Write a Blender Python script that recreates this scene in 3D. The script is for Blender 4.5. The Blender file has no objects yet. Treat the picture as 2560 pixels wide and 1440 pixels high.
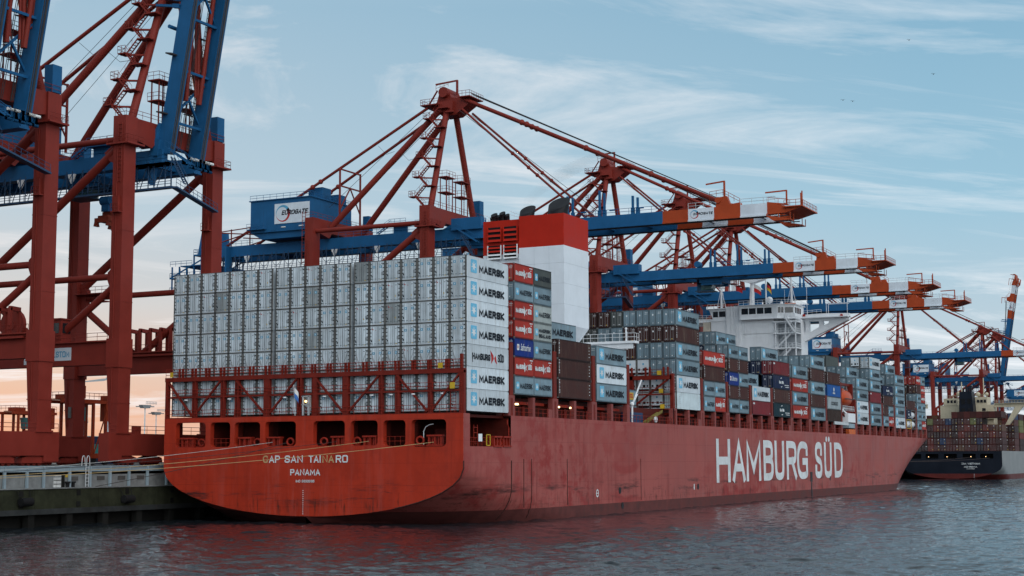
import bpy, math, random
from mathutils import Vector, Matrix
from mathutils.geometry import tessellate_polygon
random.seed(7)
R=math.radians
S=bpy.context.scene
COL=S.collection
# ---------------------------------------------------------------- camera
cam_d=bpy.data.cameras.new("camera"); cam=bpy.data.objects.new("camera",cam_d); COL.objects.link(cam)
CP=Vector((-174.156,-93.8745,8.378)); YAW,PIT,ROL=0.464200,0.112879,-0.004093
fw=Vector((math.cos(YAW)*math.cos(PIT),math.sin(YAW)*math.cos(PIT),math.sin(PIT)))
rt=Vector((math.sin(YAW),-math.cos(YAW),0)); up=rt.cross(fw)
rt2=rt*math.cos(ROL)+up*math.sin(ROL); up2=up*math.cos(ROL)-rt*math.sin(ROL)
cam.matrix_world=Matrix(((rt2.x,up2.x,-fw.x,CP.x),(rt2.y,up2.y,-fw.y,CP.y),(rt2.z,up2.z,-fw.z,CP.z),(0,0,0,1)))
cam_d.sensor_width=36; cam_d.lens=3805.634/2560*36; cam_d.clip_start=1; cam_d.clip_end=20000
S.camera=cam
S.view_settings.view_transform='Standard'; S.view_settings.look='None'; S.view_settings.exposure=0.0; S.view_settings.gamma=1
# ---------------------------------------------------------------- sky and sun
BACK=3.5
SUN_EL=R(4.0); SUN_AZ=R(78)   # azimuth measured from +X towards +Y
w=bpy.data.worlds.new("World"); S.world=w; w.use_nodes=True
nt=w.node_tree; N=nt.nodes; K=nt.links; N.clear()
def nd(t,**k):
    n=N.new(t)
    for a,b in k.items(): setattr(n,a,b)
    return n
def mth(op,a,b=None,c=None,cl=False):
    n=nd('ShaderNodeMath',operation=op,use_clamp=cl)
    for i,x in enumerate((a,b,c)):
        if x is None: continue
        if isinstance(x,(int,float)): n.inputs[i].default_value=x
        else: K.new(x,n.inputs[i])
    return n.outputs[0]
def ramp(fac,stops):
    n=nd('ShaderNodeValToRGB'); e=n.color_ramp.elements
    while len(e)<len(stops): e.new(.5)
    for i,(p,c) in enumerate(stops): e[i].position=p; e[i].color=(*c,1)
    K.new(fac,n.inputs[0]); return n.outputs[0]
def mixc(f,a,b,bt='MIX'):
    n=nd('ShaderNodeMix',data_type='RGBA',blend_type=bt)
    for s,x in ((n.inputs[0],f),(n.inputs[6],a),(n.inputs[7],b)):
        if isinstance(x,(int,float)): s.default_value=x
        elif isinstance(x,tuple): s.default_value=(*x,1)
        else: K.new(x,s)
    return n.outputs[2]
tc=nd('ShaderNodeTexCoord'); sp=nd('ShaderNodeSeparateXYZ'); K.new(tc.outputs['Generated'],sp.inputs[0])
X_,Y_,Z_=sp.outputs
zc=mth('MAXIMUM',Z_,0.0)
cool=ramp(zc,[(0,(.60,.67,.73)),(.07,(.54,.665,.755)),(.16,(.345,.59,.75)),(.29,(.245,.475,.655)),(.38,(.45,.64,.78)),(.55,(.60,.74,.84)),(.75,(.35,.44,.52)),(1,(.14,.20,.26))])
warm=ramp(zc,[(0,(.95,.40,.20)),(.03,(.93,.50,.32)),(.06,(.85,.60,.47)),(.10,(.70,.67,.66)),(.16,(.52,.64,.73)),(.29,(.37,.55,.69)),(.38,(.50,.65,.77)),(.55,(.62,.74,.82)),(.75,(.35,.44,.52)),(1,(.14,.20,.26))])
hl=mth('SQRT',mth('ADD',mth('MULTIPLY',X_,X_),mth('MULTIPLY',Y_,Y_)))
azd=mth('DIVIDE',mth('ADD',mth('MULTIPLY',X_,math.cos(SUN_AZ)),mth('MULTIPLY',Y_,math.sin(SUN_AZ))),mth('MAXIMUM',hl,1e-3))
wf=mth('MULTIPLY_ADD',azd,2.2,-.85,True)
base=mixc(wf,cool,warm)
sky=nd('ShaderNodeTexSky',sky_type='NISHITA',sun_disc=False,sun_elevation=SUN_EL,sun_rotation=R(90)-SUN_AZ,air_density=1.0,dust_density=1.0)
nis=mixc(1.0,sky.outputs[0],(.10,.10,.10),'MULTIPLY')
base=mixc(.08,base,nis)
# cirrus: streaks on a high flat layer
cb=nd('ShaderNodeCombineXYZ'); den=mth('ADD',zc,.10)
CA=R(125); ux_=mth('DIVIDE',X_,den); uy_=mth('DIVIDE',Y_,den)
K.new(mth('ADD',mth('MULTIPLY',ux_,-math.sin(CA)),mth('MULTIPLY',uy_,math.cos(CA))),cb.inputs[0]); K.new(mth('ADD',mth('MULTIPLY',ux_,math.cos(CA)),mth('MULTIPLY',uy_,math.sin(CA))),cb.inputs[1])
mp=nd('ShaderNodeMapping'); mp.inputs['Location'].default_value=(3.1,1.7,0); mp.inputs['Scale'].default_value=(1.0,.36,1)
K.new(cb.outputs[0],mp.inputs[0])
def noise(vec,sc,det,rough,dist):
    n=nd('ShaderNodeTexNoise'); n.inputs['Scale'].default_value=sc; n.inputs['Detail'].default_value=det
    n.inputs['Roughness'].default_value=rough; n.inputs['Distortion'].default_value=dist; K.new(vec,n.inputs['Vector']); return n.outputs[0]
n1=noise(mp.outputs[0],1.5,10,.63,1.5); n2=noise(mp.outputs[0],.55,4,.5,.6); n3=noise(mp.outputs[0],7,9,.68,2.2)
cl=mth('MULTIPLY_ADD',n1,6.0,-2.95,True); m2=mth('MULTIPLY_ADD',n2,3.0,-1.0,True); cl3=mth('MULTIPLY_ADD',n3,1.8,-.62,True)
cf=mth('MULTIPLY',mth('ADD',mth('MULTIPLY',cl,.85),mth('MULTIPLY',mth('MULTIPLY',cl3,cl),.55)),mth('ADD',mth('MULTIPLY',m2,.95),.10),None,True)
cloudc=mixc(wf,(.88,.92,.96),(1.0,.94,.92))
veil=mth('MULTIPLY',mth('SUBTRACT',1.0,mth('MULTIPLY',zc,2.6),None,True),.05)
base=mixc(mth('ADD',cf,veil,None,True),base,cloudc)
# unseen bright sky lobe behind the camera, added as soft fill light
bk=mth('ADD',mth('ADD',mth('MULTIPLY',X_,-.50),mth('MULTIPLY',Y_,-.70)),mth('MULTIPLY',Z_,.51))
bf=mth('POWER',mth('MAXIMUM',bk,0.0),3.6)
base=mixc(mth('MULTIPLY',bf,1.2,None,True),base,(.60,.60,.60))
bg=nd('ShaderNodeBackground'); K.new(mth('MULTIPLY_ADD',bf,BACK,1.0),bg.inputs[1]); K.new(base,bg.inputs[0])
ow=nd('ShaderNodeOutputWorld'); K.new(bg.outputs[0],ow.inputs[0])
sd=bpy.data.lights.new("sun",'SUN'); sd.energy=.6; sd.angle=R(3); sd.color=(1,.72,.5)
so=bpy.data.objects.new("sun",sd); COL.objects.link(so)
sv=Vector((math.cos(SUN_EL)*math.cos(SUN_AZ),math.cos(SUN_EL)*math.sin(SUN_AZ),math.sin(SUN_EL)))
so.rotation_euler=sv.to_track_quat('Z','Y').to_euler(); so.location=(0,0,150)
# ---------------------------------------------------------------- materials
MATS={}
def mat(name,col,rough=.55,var=.25,streak=.25,sc=.6,metal=0,spec=.14,dirt=(.05,.035,.03),emit=None,rnd=.12,bump=0,extra=None):
    if name in MATS: return MATS[name]
    m=bpy.data.materials.new(name); m.use_nodes=True; t=m.node_tree; n=t.nodes; k=t.links
    b=n['Principled BSDF']; b.inputs['Roughness'].default_value=rough; b.inputs['Metallic'].default_value=metal; b.inputs['Specular IOR Level'].default_value=spec
    MATS[name]=m
    if emit:
        b.inputs['Base Color'].default_value=(*col,1); b.inputs['Emission Color'].default_value=(*col,1); b.inputs['Emission Strength'].default_value=emit; return m
    tcn=n.new('ShaderNodeTexCoord'); oi=n.new('ShaderNodeObjectInfo')
    ad=n.new('ShaderNodeVectorMath'); ad.operation='MULTIPLY_ADD'; 
    k.new(oi.outputs['Location'],ad.inputs[0]); ad.inputs[1].default_value=(.37,.61,.29); k.new(tcn.outputs['Object'],ad.inputs[2])
    def ns(scale,vs,det=6,rg=.6):
        mpn=n.new('ShaderNodeMapping'); mpn.inputs['Scale'].default_value=vs; k.new(ad.outputs[0],mpn.inputs[0])
        q=n.new('ShaderNodeTexNoise'); q.inputs['Scale'].default_value=scale; q.inputs['Detail'].default_value=det; q.inputs['Roughness'].default_value=rg; k.new(mpn.outputs[0],q.inputs['Vector']); return q.outputs[0]
    def ma(op,a,b_,c=None,cl=False):
        q=n.new('ShaderNodeMath'); q.operation=op; q.use_clamp=cl
        for i,x in enumerate((a,b_,c)):
            if x is None: continue
            if isinstance(x,(int,float)): q.inputs[i].default_value=x
            else: k.new(x,q.inputs[i])
        return q.outputs[0]
    def mx(f,a,b_,bt='MIX'):
        q=n.new('ShaderNodeMix'); q.data_type='RGBA'; q.blend_type=bt
        for s,x in ((q.inputs[0],f),(q.inputs[6],a),(q.inputs[7],b_)):
            if isinstance(x,(int,float)): s.default_value=x
            elif isinstance(x,tuple): s.default_value=(*x,1)
            else: k.new(x,s)
        return q.outputs[2]
    f1=ma('MULTIPLY_ADD',ns(sc,(1,1,1)),2.4,-.75,True)
    lo=tuple(c*(1-var) for c in col); hi=tuple(min(1,c*(1+var*.55)) for c in col)
    c=mx(f1,lo,hi)
    if rnd:
        rr=ma('MULTIPLY_ADD',oi.outputs['Random'],rnd*2,1-rnd); cbn=n.new('ShaderNodeCombineXYZ')
        for i in range(3): k.new(rr,cbn.inputs[i])
        c=mx(1.0,c,cbn.outputs[0],'MULTIPLY')
    if streak:
        f2=ma('MULTIPLY',ma('MULTIPLY_ADD',ns(1.6,(1.6,1.6,.10),7,.7),4.2,-2.15,True),ma('MULTIPLY_ADD',ns(.35,(1,1,1),3),3.0,-1.1,True))
        c=mx(ma('MULTIPLY',f2,min(1,streak*2)),c,dirt)
    if extra: c=extra(n,k,ns,ma,mx,c,tcn)
    k.new(c,b.inputs['Base Color'])
    rv=ma('MULTIPLY_ADD',f1,.18,rough-.09); k.new(rv,b.inputs['Roughness'])
    if bump:
        bp=n.new('ShaderNodeBump'); bp.inputs['Strength'].default_value=bump; bp.inputs['Distance'].default_value=.05; k.new(ns(3,(1,1,1)),bp.inputs['Height']); k.new(bp.outputs[0],b.inputs['Normal'])
    return m
# ---------------------------------------------------------------- mesh helpers
ORG={}
KIDS={}
class MB:
    def __init__(s): s.v=[]; s.f=[]; s.m=[]; s.s=[]
    def add(s,vs,fs,mi=0,sm=False):
        b=len(s.v); s.v+=[tuple(v) for v in vs]
        for f in fs: s.f.append(tuple(b+i for i in f)); s.m.append(mi); s.s.append(sm)
        return s
    def box(s,x0,x1,y0,y1,z0,z1,mi=0):
        return s.add([(x0,y0,z0),(x1,y0,z0),(x1,y1,z0),(x0,y1,z0),(x0,y0,z1),(x1,y0,z1),(x1,y1,z1),(x0,y1,z1)],
            [(0,3,2,1),(4,5,6,7),(0,1,5,4),(1,2,6,5),(2,3,7,6),(3,0,4,7)],mi)
    def beam(s,p,q,wd,h,mi=0,upv=(0,0,1)):
        p=Vector(p); q=Vector(q); d=(q-p).normalized(); u=Vector(upv)
        if abs(d.dot(u))>.98: u=Vector((1,0,0))
        a=d.cross(u).normalized()*wd*.5; b=a.cross(d).normalized()*h*.5
        vs=[p-a-b,p+a-b,p+a+b,p-a+b,q-a-b,q+a-b,q+a+b,q-a+b]
        return s.add(vs,[(0,1,2,3),(7,6,5,4),(0,4,5,1),(1,5,6,2),(2,6,7,3),(3,7,4,0)],mi)
    def tube(s,p,q,r,n=8,r2=None,mi=0,cap=True):
        p=Vector(p); q=Vector(q); r2=r if r2 is None else r2; d=(q-p).normalized()
        u=Vector((0,0,1)) if abs(d.z)<.95 else Vector((1,0,0)); a=d.cross(u).normalized(); b=a.cross(d)
        vs=[]
        for i in range(n):
            t=2*math.pi*i/n; o=a*math.cos(t)+b*math.sin(t); vs.append(p+o*r); vs.append(q+o*r2)
        s.add(vs,[(2*i,2*i+1,2*((i+1)%n)+1,2*((i+1)%n)) for i in range(n)],mi,True)
        if cap: s.add([vs[2*i] for i in range(n)],[tuple(range(n))],mi); s.add([vs[2*i+1] for i in range(n)],[tuple(range(n))[::-1]],mi)
        return s
    def path(s,pts,r,n=5,mi=0):
        for a,b in zip(pts,pts[1:]): s.tube(a,b,r,n,None,mi,False)
        return s
    def prism(s,poly,ax,a,b,mi=0):   # polygon in the two other axes (order yz for x, xz for y, xy for z)
        def P(u,v,t): return {'x':(t,u,v),'y':(u,t,v),'z':(u,v,t)}[ax]
        n=len(poly); vs=[P(u,v,a) for u,v in poly]+[P(u,v,b) for u,v in poly]
        s.add(vs,[(i,(i+1)%n,n+(i+1)%n,n+i) for i in range(n)],mi)
        tr=tessellate_polygon([[Vector((u,v,0)) for u,v in poly]])
        return s.add(vs,[tuple(t) for t in tr]+[tuple(n+i for i in t) for t in tr],mi)
    def stroke(s,txt,o,ux,uy,W,H,t,mi=0,shear=0.0,dz=.004,gap=.50,rnd=2):
        ux=Vector(ux).normalized();uy=Vector(uy).normalized();n=ux.cross(uy)
        o=Vector(o); lay=0
        ws=[LW.get(c,1.0) for c in txt]; g=gap; tot=sum(ws)+g*(len(txt)-1); k=(W-t)/tot; x=t/2
        for c,w_ in zip(txt,ws):
            for pl in GL.get(c,()):
                q=[(x+a*w_*k,t/2+b_*(H-t)) for a,b_ in pl]
                if c in 'BCDGOPRSU0235689' and len(q)>3:
                    for _ in range(rnd):
                        r=[q[0]]
                        for a,b_ in zip(q,q[1:]): r+=[(a[0]*.75+b_[0]*.25,a[1]*.75+b_[1]*.25),(a[0]*.25+b_[0]*.75,a[1]*.25+b_[1]*.75)]
                        q=r+[q[-1]] if q[0]!=q[-1] else r[1:]+[r[1]]
                m=len(q); L_=[];R_=[]
                cl_=q[0]==q[-1]
                for i in range(m):
                    a=q[i-1] if i else (q[m-2] if cl_ else None); b_=q[i+1] if i<m-1 else (q[1] if cl_ else None)
                    def nn(u,v):
                        dx,dy=v[0]-u[0],v[1]-u[1]; l=math.hypot(dx,dy) or 1; return (-dy/l,dx/l)
                    if a is None: n1=n2=nn(q[i],b_)
                    elif b_ is None: n1=n2=nn(a,q[i])
                    else: n1=nn(a,q[i]); n2=nn(q[i],b_)
                    mx_,my_=n1[0]+n2[0],n1[1]+n2[1]; d=mx_*n1[0]+my_*n1[1]; f=t/2/max(d,.55)
                    px,py=q[i]
                    if a is None or b_ is None:
                        sx,sy=(n1[1],-n1[0]); e=t/2*(-1 if a is None else 1)
                        if c not in 'BDPRE' or 1: px+=sx*e*.98; py+=sy*e*.98
                    L_.append((px+mx_*f,py+my_*f)); R_.append((px-mx_*f,py-my_*f))
                vs=[o+ux*(a+shear*b_)+uy*b_+n*(lay*dz) for pr_ in zip(L_,R_) for a,b_ in pr_]
                s.add(vs,[(2*i,2*i+1,2*i+3,2*i+2) for i in range(m-1)],mi); lay+=1
            x+=(w_+g)*k
        return s
    def flat(s,m2,o,ux,uy,mi=0):
        o=Vector(o);ux=Vector(ux);uy=Vector(uy)
        return s.add([o+ux*x+uy*y for x,y in m2[0]],m2[1],mi)
    def rail(s,pts,h=1.1,step=1.6,r=.035,mi=0,lv=(1,.5)):
        for a,b in zip(pts,pts[1:]):
            a=Vector(a);b=Vector(b); L=(b-a).length; n=max(1,round(L/step))
            for i in range(n+1):
                p=a.lerp(b,i/n); s.tube(p,p+Vector((0,0,h)),r,4,None,mi,False)
            for l in lv: s.tube(a+Vector((0,0,h*l)),b+Vector((0,0,h*l)),r,4,None,mi,False)
        return s
    def stair(s,p,q,wd=.8,mi=0,side=(1,0,0),n=None,rail=True):
        p=Vector(p);q=Vector(q);sd_=Vector(side)*wd*.5; n=n or max(3,int(abs(q.z-p.z)/.3))
        for g in (-1,1):
            s.beam(p+sd_*g,q+sd_*g,.07,.22,mi)
            if rail:
                u=Vector((0,0,1.0)); s.tube(p+sd_*g+u,q+sd_*g+u,.035,4,None,mi,False)
                for i in (0,.5,1): c=p.lerp(q,i)+sd_*g; s.tube(c,c+u,.03,4,None,mi,False)
        for i in range(n):
            c=p.lerp(q,(i+.5)/n); s.beam(c-sd_,c+sd_,.24,.05,mi)
        return s
    def ladder(s,p,q,side,wd=.5,mi=0,step=.45,r=.03):
        p=Vector(p);q=Vector(q);h=Vector(side)*wd*.5
        for g in (-1,1): s.tube(p+h*g,q+h*g,r*1.3,4,None,mi,False)
        n=int((q-p).length/step)
        for i in range(n): c=p.lerp(q,(i+.5)/n); s.tube(c-h,c+h,r,4,None,mi,False)
        return s
    def sphere(s,c,r,mi=0,nu=12,nv=8):
        c=Vector(c); vs=[]
        for j in range(nv+1):
            t=math.pi*j/nv
            for i in range(nu): p=2*math.pi*i/nu; vs.append(c+Vector((math.sin(t)*math.cos(p),math.sin(t)*math.sin(p),math.cos(t)))*r)
        return s.add(vs,[(j*nu+i,(j+1)*nu+i,(j+1)*nu+(i+1)%nu,j*nu+(i+1)%nu) for j in range(nv) for i in range(nu)],mi,True)
    def build(s,name,mats,parent=None,loc=None):
        if not isinstance(mats,(list,tuple)): mats=[mats]
        o=ORG[parent.name] if parent else Vector(loc or (0,0,0))
        me=bpy.data.meshes.new(name); me.from_pydata([(v[0]-o.x,v[1]-o.y,v[2]-o.z) for v in s.v],[],s.f)
        for m in mats: me.materials.append(m)
        me.polygons.foreach_set('material_index',s.m); me.polygons.foreach_set('use_smooth',s.s); me.update()
        ob=bpy.data.objects.new(name,me); COL.objects.link(ob)
        if parent: ob.parent=parent; KIDS.setdefault(parent.name,[]).append(ob)
        else: ob.location=o
        ORG[ob.name]=o
        return ob
def islands(b,name,mats,parent):
    n=len(b.v); g=list(range(n))
    def fd(i):
        while g[i]!=i: g[i]=g[g[i]]; i=g[i]
        return i
    for f in b.f:
        for i in f[1:]: g[fd(i)]=fd(f[0])
    comp={}
    for k,f in enumerate(b.f): comp.setdefault(fd(f[0]),[]).append(k)
    for ks in comp.values():
        c=MB(); mp_={}
        for k in ks:
            for i in b.f[k]:
                if i not in mp_: mp_[i]=len(c.v); c.v.append(b.v[i])
            c.f.append(tuple(mp_[i] for i in b.f[k])); c.m.append(b.m[k]); c.s.append(b.s[k])
        c.build(name,mats,parent)
def tag(o,label,cat=None,group=None,kind=None):
    if label: o['label']=label
    if cat: o['category']=cat
    if group: o['group']=group
    if kind: o['kind']=kind
    return o
def thing(name,label,cat,loc,group=None):
    o=bpy.data.objects.new(name,None); o.empty_display_size=.5; COL.objects.link(o); o.location=loc; ORG[o.name]=Vector(loc)
    return tag(o,label,cat,group)
def dup(o,parent=None):
    c=o.copy(); COL.objects.link(c)
    if parent: c.parent=parent; KIDS.setdefault(parent.name,[]).append(c)
    for ch in KIDS.get(o.name,[]): dup(ch,c)
    return c
LW=dict(M=1.2,I=.12,W=1.4,N=1.05,A=1.08,O=1.05,G=1.05)
LW['1']=.35; LW[' ']=.45; LW['E']=.88; LW['L']=.85; LW['T']=.95
GL=dict(A=[[(0,0),(.5,1),(1,0)],[(.2,.3),(.8,.3)]],B=[[(0,0),(0,1)],[(0,1),(.75,1),(.95,.9),(.95,.62),(.7,.53),(0,.53)],[(0,.53),(.8,.53),(1,.4),(1,.12),(.75,0),(0,0)]],
C=[[(1,.75),(1,1),(0,1),(0,0),(1,0),(1,.25)]],D=[[(0,0),(0,1)],[(0,1),(.65,1),(1,.85),(1,.15),(.65,0),(0,0)]],E=[[(1,1),(0,1),(0,0),(1,0)],[(.1,.52),(.85,.52)]],
G=[[(1,.75),(1,1),(0,1),(0,0),(1,0),(1,.2),(1,.46)],[(1,.46),(.6,.46)]],H=[[(0,0),(0,1)],[(1,0),(1,1)],[(0,.5),(1,.5)]],I=[[(.5,0),(.5,1)]],K=[[(0,0),(0,1)],[(.95,1),(.12,.5),(1,0)]],
L=[[(0,1),(0,0),(1,0)]],M=[[(0,0),(0,1),(.5,.25),(1,1),(1,0)]],N=[[(0,0),(0,1),(1,0),(1,1)]],O=[[(.5,0),(0,0),(0,.5),(0,1),(.5,1),(1,1),(1,.5),(1,0),(.5,0)]],
P=[[(0,0),(0,1)],[(0,1),(.8,1),(1,.9),(1,.56),(.8,.46),(0,.46)]],R=[[(0,0),(0,1)],[(0,1),(.8,1),(1,.9),(1,.58),(.8,.48),(0,.48)],[(.55,.48),(1,0)]],
S=[[(1,.76),(1,1),(0,1),(0,.58),(.5,.5),(1,.42),(1,0),(0,0),(0,.24)]],T=[[(0,1),(1,1)],[(.5,0),(.5,1)]],U=[[(0,1),(0,.25),(.1,0),(.9,0),(1,.25),(1,1)]],V=[[(0,1),(.5,0),(1,1)]],Z=[[(0,1),(1,1),(0,0),(1,0)]])
GL['1']=[[(0,.75),(.9,1),(.9,0)]]; GL['2']=[[(0,.75),(0,1),(1,1),(1,.6),(0,0)],[(0,0),(1,0)]]; GL['3']=[[(0,.8),(0,1),(1,1),(1,.52),(.4,.52)],[(.4,.52),(1,.52),(1,0),(0,0),(0,.2)]]; GL['5']=[[(1,1),(.1,1),(.1,.58)],[(.1,.58),(1,.6),(1,0),(0,0),(0,.2)]]; GL['8']=GL['B']
GL['6']=[[(1,.8),(1,1),(0,1),(0,0),(1,0),(1,.55),(0,.55)]]; GL['9']=[[(0,.2),(0,0),(1,0),(1,1),(0,1),(0,.45),(1,.45)]]; GL['Ü']=GL['U']+[[(.2,1.14),(.26,1.14)],[(.74,1.14),(.8,1.14)]]
# lettering -----------------------------------------------------------------
_T={}
def text2(txt,wt=0.0,shear=0.0):
    key=(txt,wt,shear)
    if key in _T: return _T[key]
    cu=bpy.data.curves.new('t','FONT'); cu.body=txt; cu.size=1; cu.offset=wt; cu.resolution_u=3; cu.shear=shear; cu.space_character=1.0+wt*3.2
    ob=bpy.data.objects.new('t',cu); COL.objects.link(ob); dg=bpy.context.evaluated_depsgraph_get(); dg.update()
    me=bpy.data.meshes.new_from_object(ob.evaluated_get(dg))
    v=[(p.co.x,p.co.y) for p in me.vertices]; f=[tuple(p.vertices) for p in me.polygons]
    bpy.data.objects.remove(ob); bpy.data.curves.remove(cu); bpy.data.meshes.remove(me)
    x0=min(p[0] for p in v);x1=max(p[0] for p in v);y0=min(p[1] for p in v);y1=max(p[1] for p in v)
    v=[((x-x0)/(x1-x0),(y-y0)/(y1-y0)) for x,y in v]
    _T[key]=(v,f); return _T[key]
def rrect(x0,x1,y0,y1,r,n=4):
    p=[]
    for cx,cy,a in ((x1-r,y1-r,0),(x0+r,y1-r,90),(x0+r,y0+r,180),(x1-r,y0+r,270)):
        for i in range(n+1): t=R(a+90*i/n); p.append((cx+r*math.cos(t),cy+r*math.sin(t)))
    return p
def poly2(p,holes=()):
    allp=[list(p)]+[list(h) for h in holes]
    tr=tessellate_polygon([[Vector((x,y,0)) for x,y in q] for q in allp]); vs=[q for h in allp for q in h]
    return vs,[tuple(t) for t in tr]
def star(cx,cy,r,k=.38,n=7):
    return [(cx+(r if i%2==0 else r*k)*math.sin(math.pi*i/n),cy+(r if i%2==0 else r*k)*math.cos(math.pi*i/n)) for i in range(2*n)]
def crescent(cx,cy,r,a0,a1,wmax,n=14):
    o=[];i_=[]
    for k in range(n+1):
        t=k/n; a=R(a0+(a1-a0)*t); w_=wmax*math.sin(math.pi*t)**.7 if wmax>0 else -wmax*t
        o.append((cx+r*math.cos(a),cy+r*math.sin(a))); i_.append((cx+(r-w_)*math.cos(a),cy+(r-w_)*math.sin(a)))
    vs=o+i_; return vs,[(j,j+1,n+2+j,n+1+j) for j in range(n)]
# ---------------------------------------------------------------- water and ground
def water_mat():
    m=bpy.data.materials.new("water"); m.use_nodes=True; n=m.node_tree.nodes; k=m.node_tree.links
    b=n['Principled BSDF']; b.inputs['Base Color'].default_value=(.012,.016,.02,1); b.inputs['Roughness'].default_value=.03; b.inputs['IOR'].default_value=1.33; b.inputs['Specular IOR Level'].default_value=.5
    t=n.new('ShaderNodeTexCoord'); prev=None
    for sc,dist,vs,det in ((3.2,.035,(1,1.3,1),3),(9.0,.010,(1,1,1),2)):
        mp_=n.new('ShaderNodeMapping'); mp_.inputs['Scale'].default_value=vs; mp_.inputs['Rotation'].default_value=(0,0,R(-30)); k.new(t.outputs['Object'],mp_.inputs[0])
        q=n.new('ShaderNodeTexNoise'); q.inputs['Scale'].default_value=sc; q.inputs['Detail'].default_value=det; q.inputs['Roughness'].default_value=.6; k.new(mp_.outputs[0],q.inputs['Vector'])
        bp=n.new('ShaderNodeBump'); bp.inputs['Distance'].default_value=dist; k.new(q.outputs[0],bp.inputs['Height'])
        if prev: k.new(prev,bp.inputs['Normal'])
        prev=bp.outputs[0]
    k.new(prev,b.inputs['Normal']); return m
import numpy as np
def build_water():
    rg=np.random.default_rng(5)
    NA,NR=1300,1150
    th=np.linspace(YAW-R(29),YAW+R(29),NA); rr=62*np.exp(np.linspace(0,math.log(760/62),NR))
    T,RR=np.meshgrid(th,rr,indexing='ij'); x=CP.x+RR*np.cos(T); y=CP.y+RR*np.sin(T)
    sp_=RR*math.log(760/62)/NR
    z=np.zeros_like(x); NW=64
    lam=np.exp(rg.uniform(math.log(.40),math.log(8),NW)); ang=R(200)+rg.normal(0,.75,NW); ph=rg.uniform(0,6.28,NW)
    sl=.205*math.sqrt(2/NW)
    # gusts: calmer and rougher patches
    gu=.85+.35*np.sin(x*.031+.6*np.sin(y*.05)+1.0)*np.sin(y*.045-x*.012+.4)
    for l,a_,p_ in zip(lam,ang,ph):
        k_=2*math.pi/l; wgt=np.clip(l/(2.2*sp_)-.35,0,1); am=sl/k_*(1.3 if l<1.8 else .75)
        q=k_*(x*math.cos(a_)+y*math.sin(a_))+p_; z+=wgt*am*np.sin(q+.35*np.sin(q))
    fade=np.clip((RR-62)/8,0,1)*np.clip((760-RR)/120,0,1)*np.clip((T-th[0])/R(1.5),0,1)*np.clip((th[-1]-T)/R(1.5),0,1)
    z*=gu*fade
    v=np.stack([x,y,z],-1).reshape(-1,3)
    i=np.arange(NA-1)[:,None]*NR+np.arange(NR-1)[None,:]; q=np.stack([i,i+NR,i+NR+1,i+1],-1).reshape(-1,4)[:,::-1]
    ex=[];eq=[];base=len(v)
    out=[(CP.x+9000*math.cos(t),CP.y+9000*math.sin(t),0) for t in th[::37]]+[(CP.x+9000*math.cos(th[-1]),CP.y+9000*math.sin(th[-1]),0)]
    ii=list(range(0,NA,37))+[NA-1]
    ex+=out
    for j in range(len(ii)-1): eq.append((ii[j]*NR+NR-1,base+j,base+j+1,ii[j+1]*NR+NR-1))
    co=np.linspace(th[-1],th[0]+2*math.pi,40); b2=base+len(ex)
    for t in co:
        for r_ in (62,9000): ex.append((CP.x+r_*math.cos(t),CP.y+r_*math.sin(t),0))
    for j in range(39): eq.append((b2+2*j,b2+2*j+1,b2+2*j+3,b2+2*j+2))
    b3=base+len(ex); ex.append((CP.x,CP.y,0))
    for j in range(39): eq.append((b3,b2+2*j,b2+2*j+2,b3))
    for j in range(len(ii)-1): eq.append((b3,ii[j]*NR,ii[j+1]*NR,b3))
    tri=[e[:3] for e in eq if e[3]==e[0]]; qd=[e for e in eq if e[3]!=e[0]]
    V=np.concatenate([v,np.array(ex)]); Q=np.concatenate([q,np.array(qd)]); Tn=np.array(tri)
    me=bpy.data.meshes.new('water'); me.vertices.add(len(V)); me.vertices.foreach_set('co',V.ravel().astype(np.float32))
    nl=len(Q)*4+len(Tn)*3; me.loops.add(nl); me.loops.foreach_set('vertex_index',np.concatenate([Q.ravel(),Tn.ravel()]).astype(np.int32))
    me.polygons.add(len(Q)+len(Tn)); me.polygons.foreach_set('loop_start',np.concatenate([np.arange(len(Q))*4,len(Q)*4+np.arange(len(Tn))*3]).astype(np.int32))
    me.polygons.foreach_set('use_smooth',np.ones(len(Q)+len(Tn),bool)); me.update(calc_edges=True); me.validate()
    me.materials.append(water_mat()); ob=bpy.data.objects.new('water',me); COL.objects.link(ob)
    return tag(ob,'dark rippled harbour water around the moored ships',None,None,'structure')
build_water()
M_conc=mat('concrete',(.20,.21,.21),.8,.3,.5,.8,dirt=(.12,.11,.10),bump=.3)
M_asph=mat('quay_asphalt',(.045,.044,.043),.9,.3,0,.2)
b=MB(); b.add([(-1500,51.6,7.9),(9000,51.6,7.9),(9000,9000,7.9),(-1500,9000,7.9)],[(0,1,2,3)])
tag(b.build('quay_ground',M_asph),'flat paved quay apron under the cranes',None,None,'structure')
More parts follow.
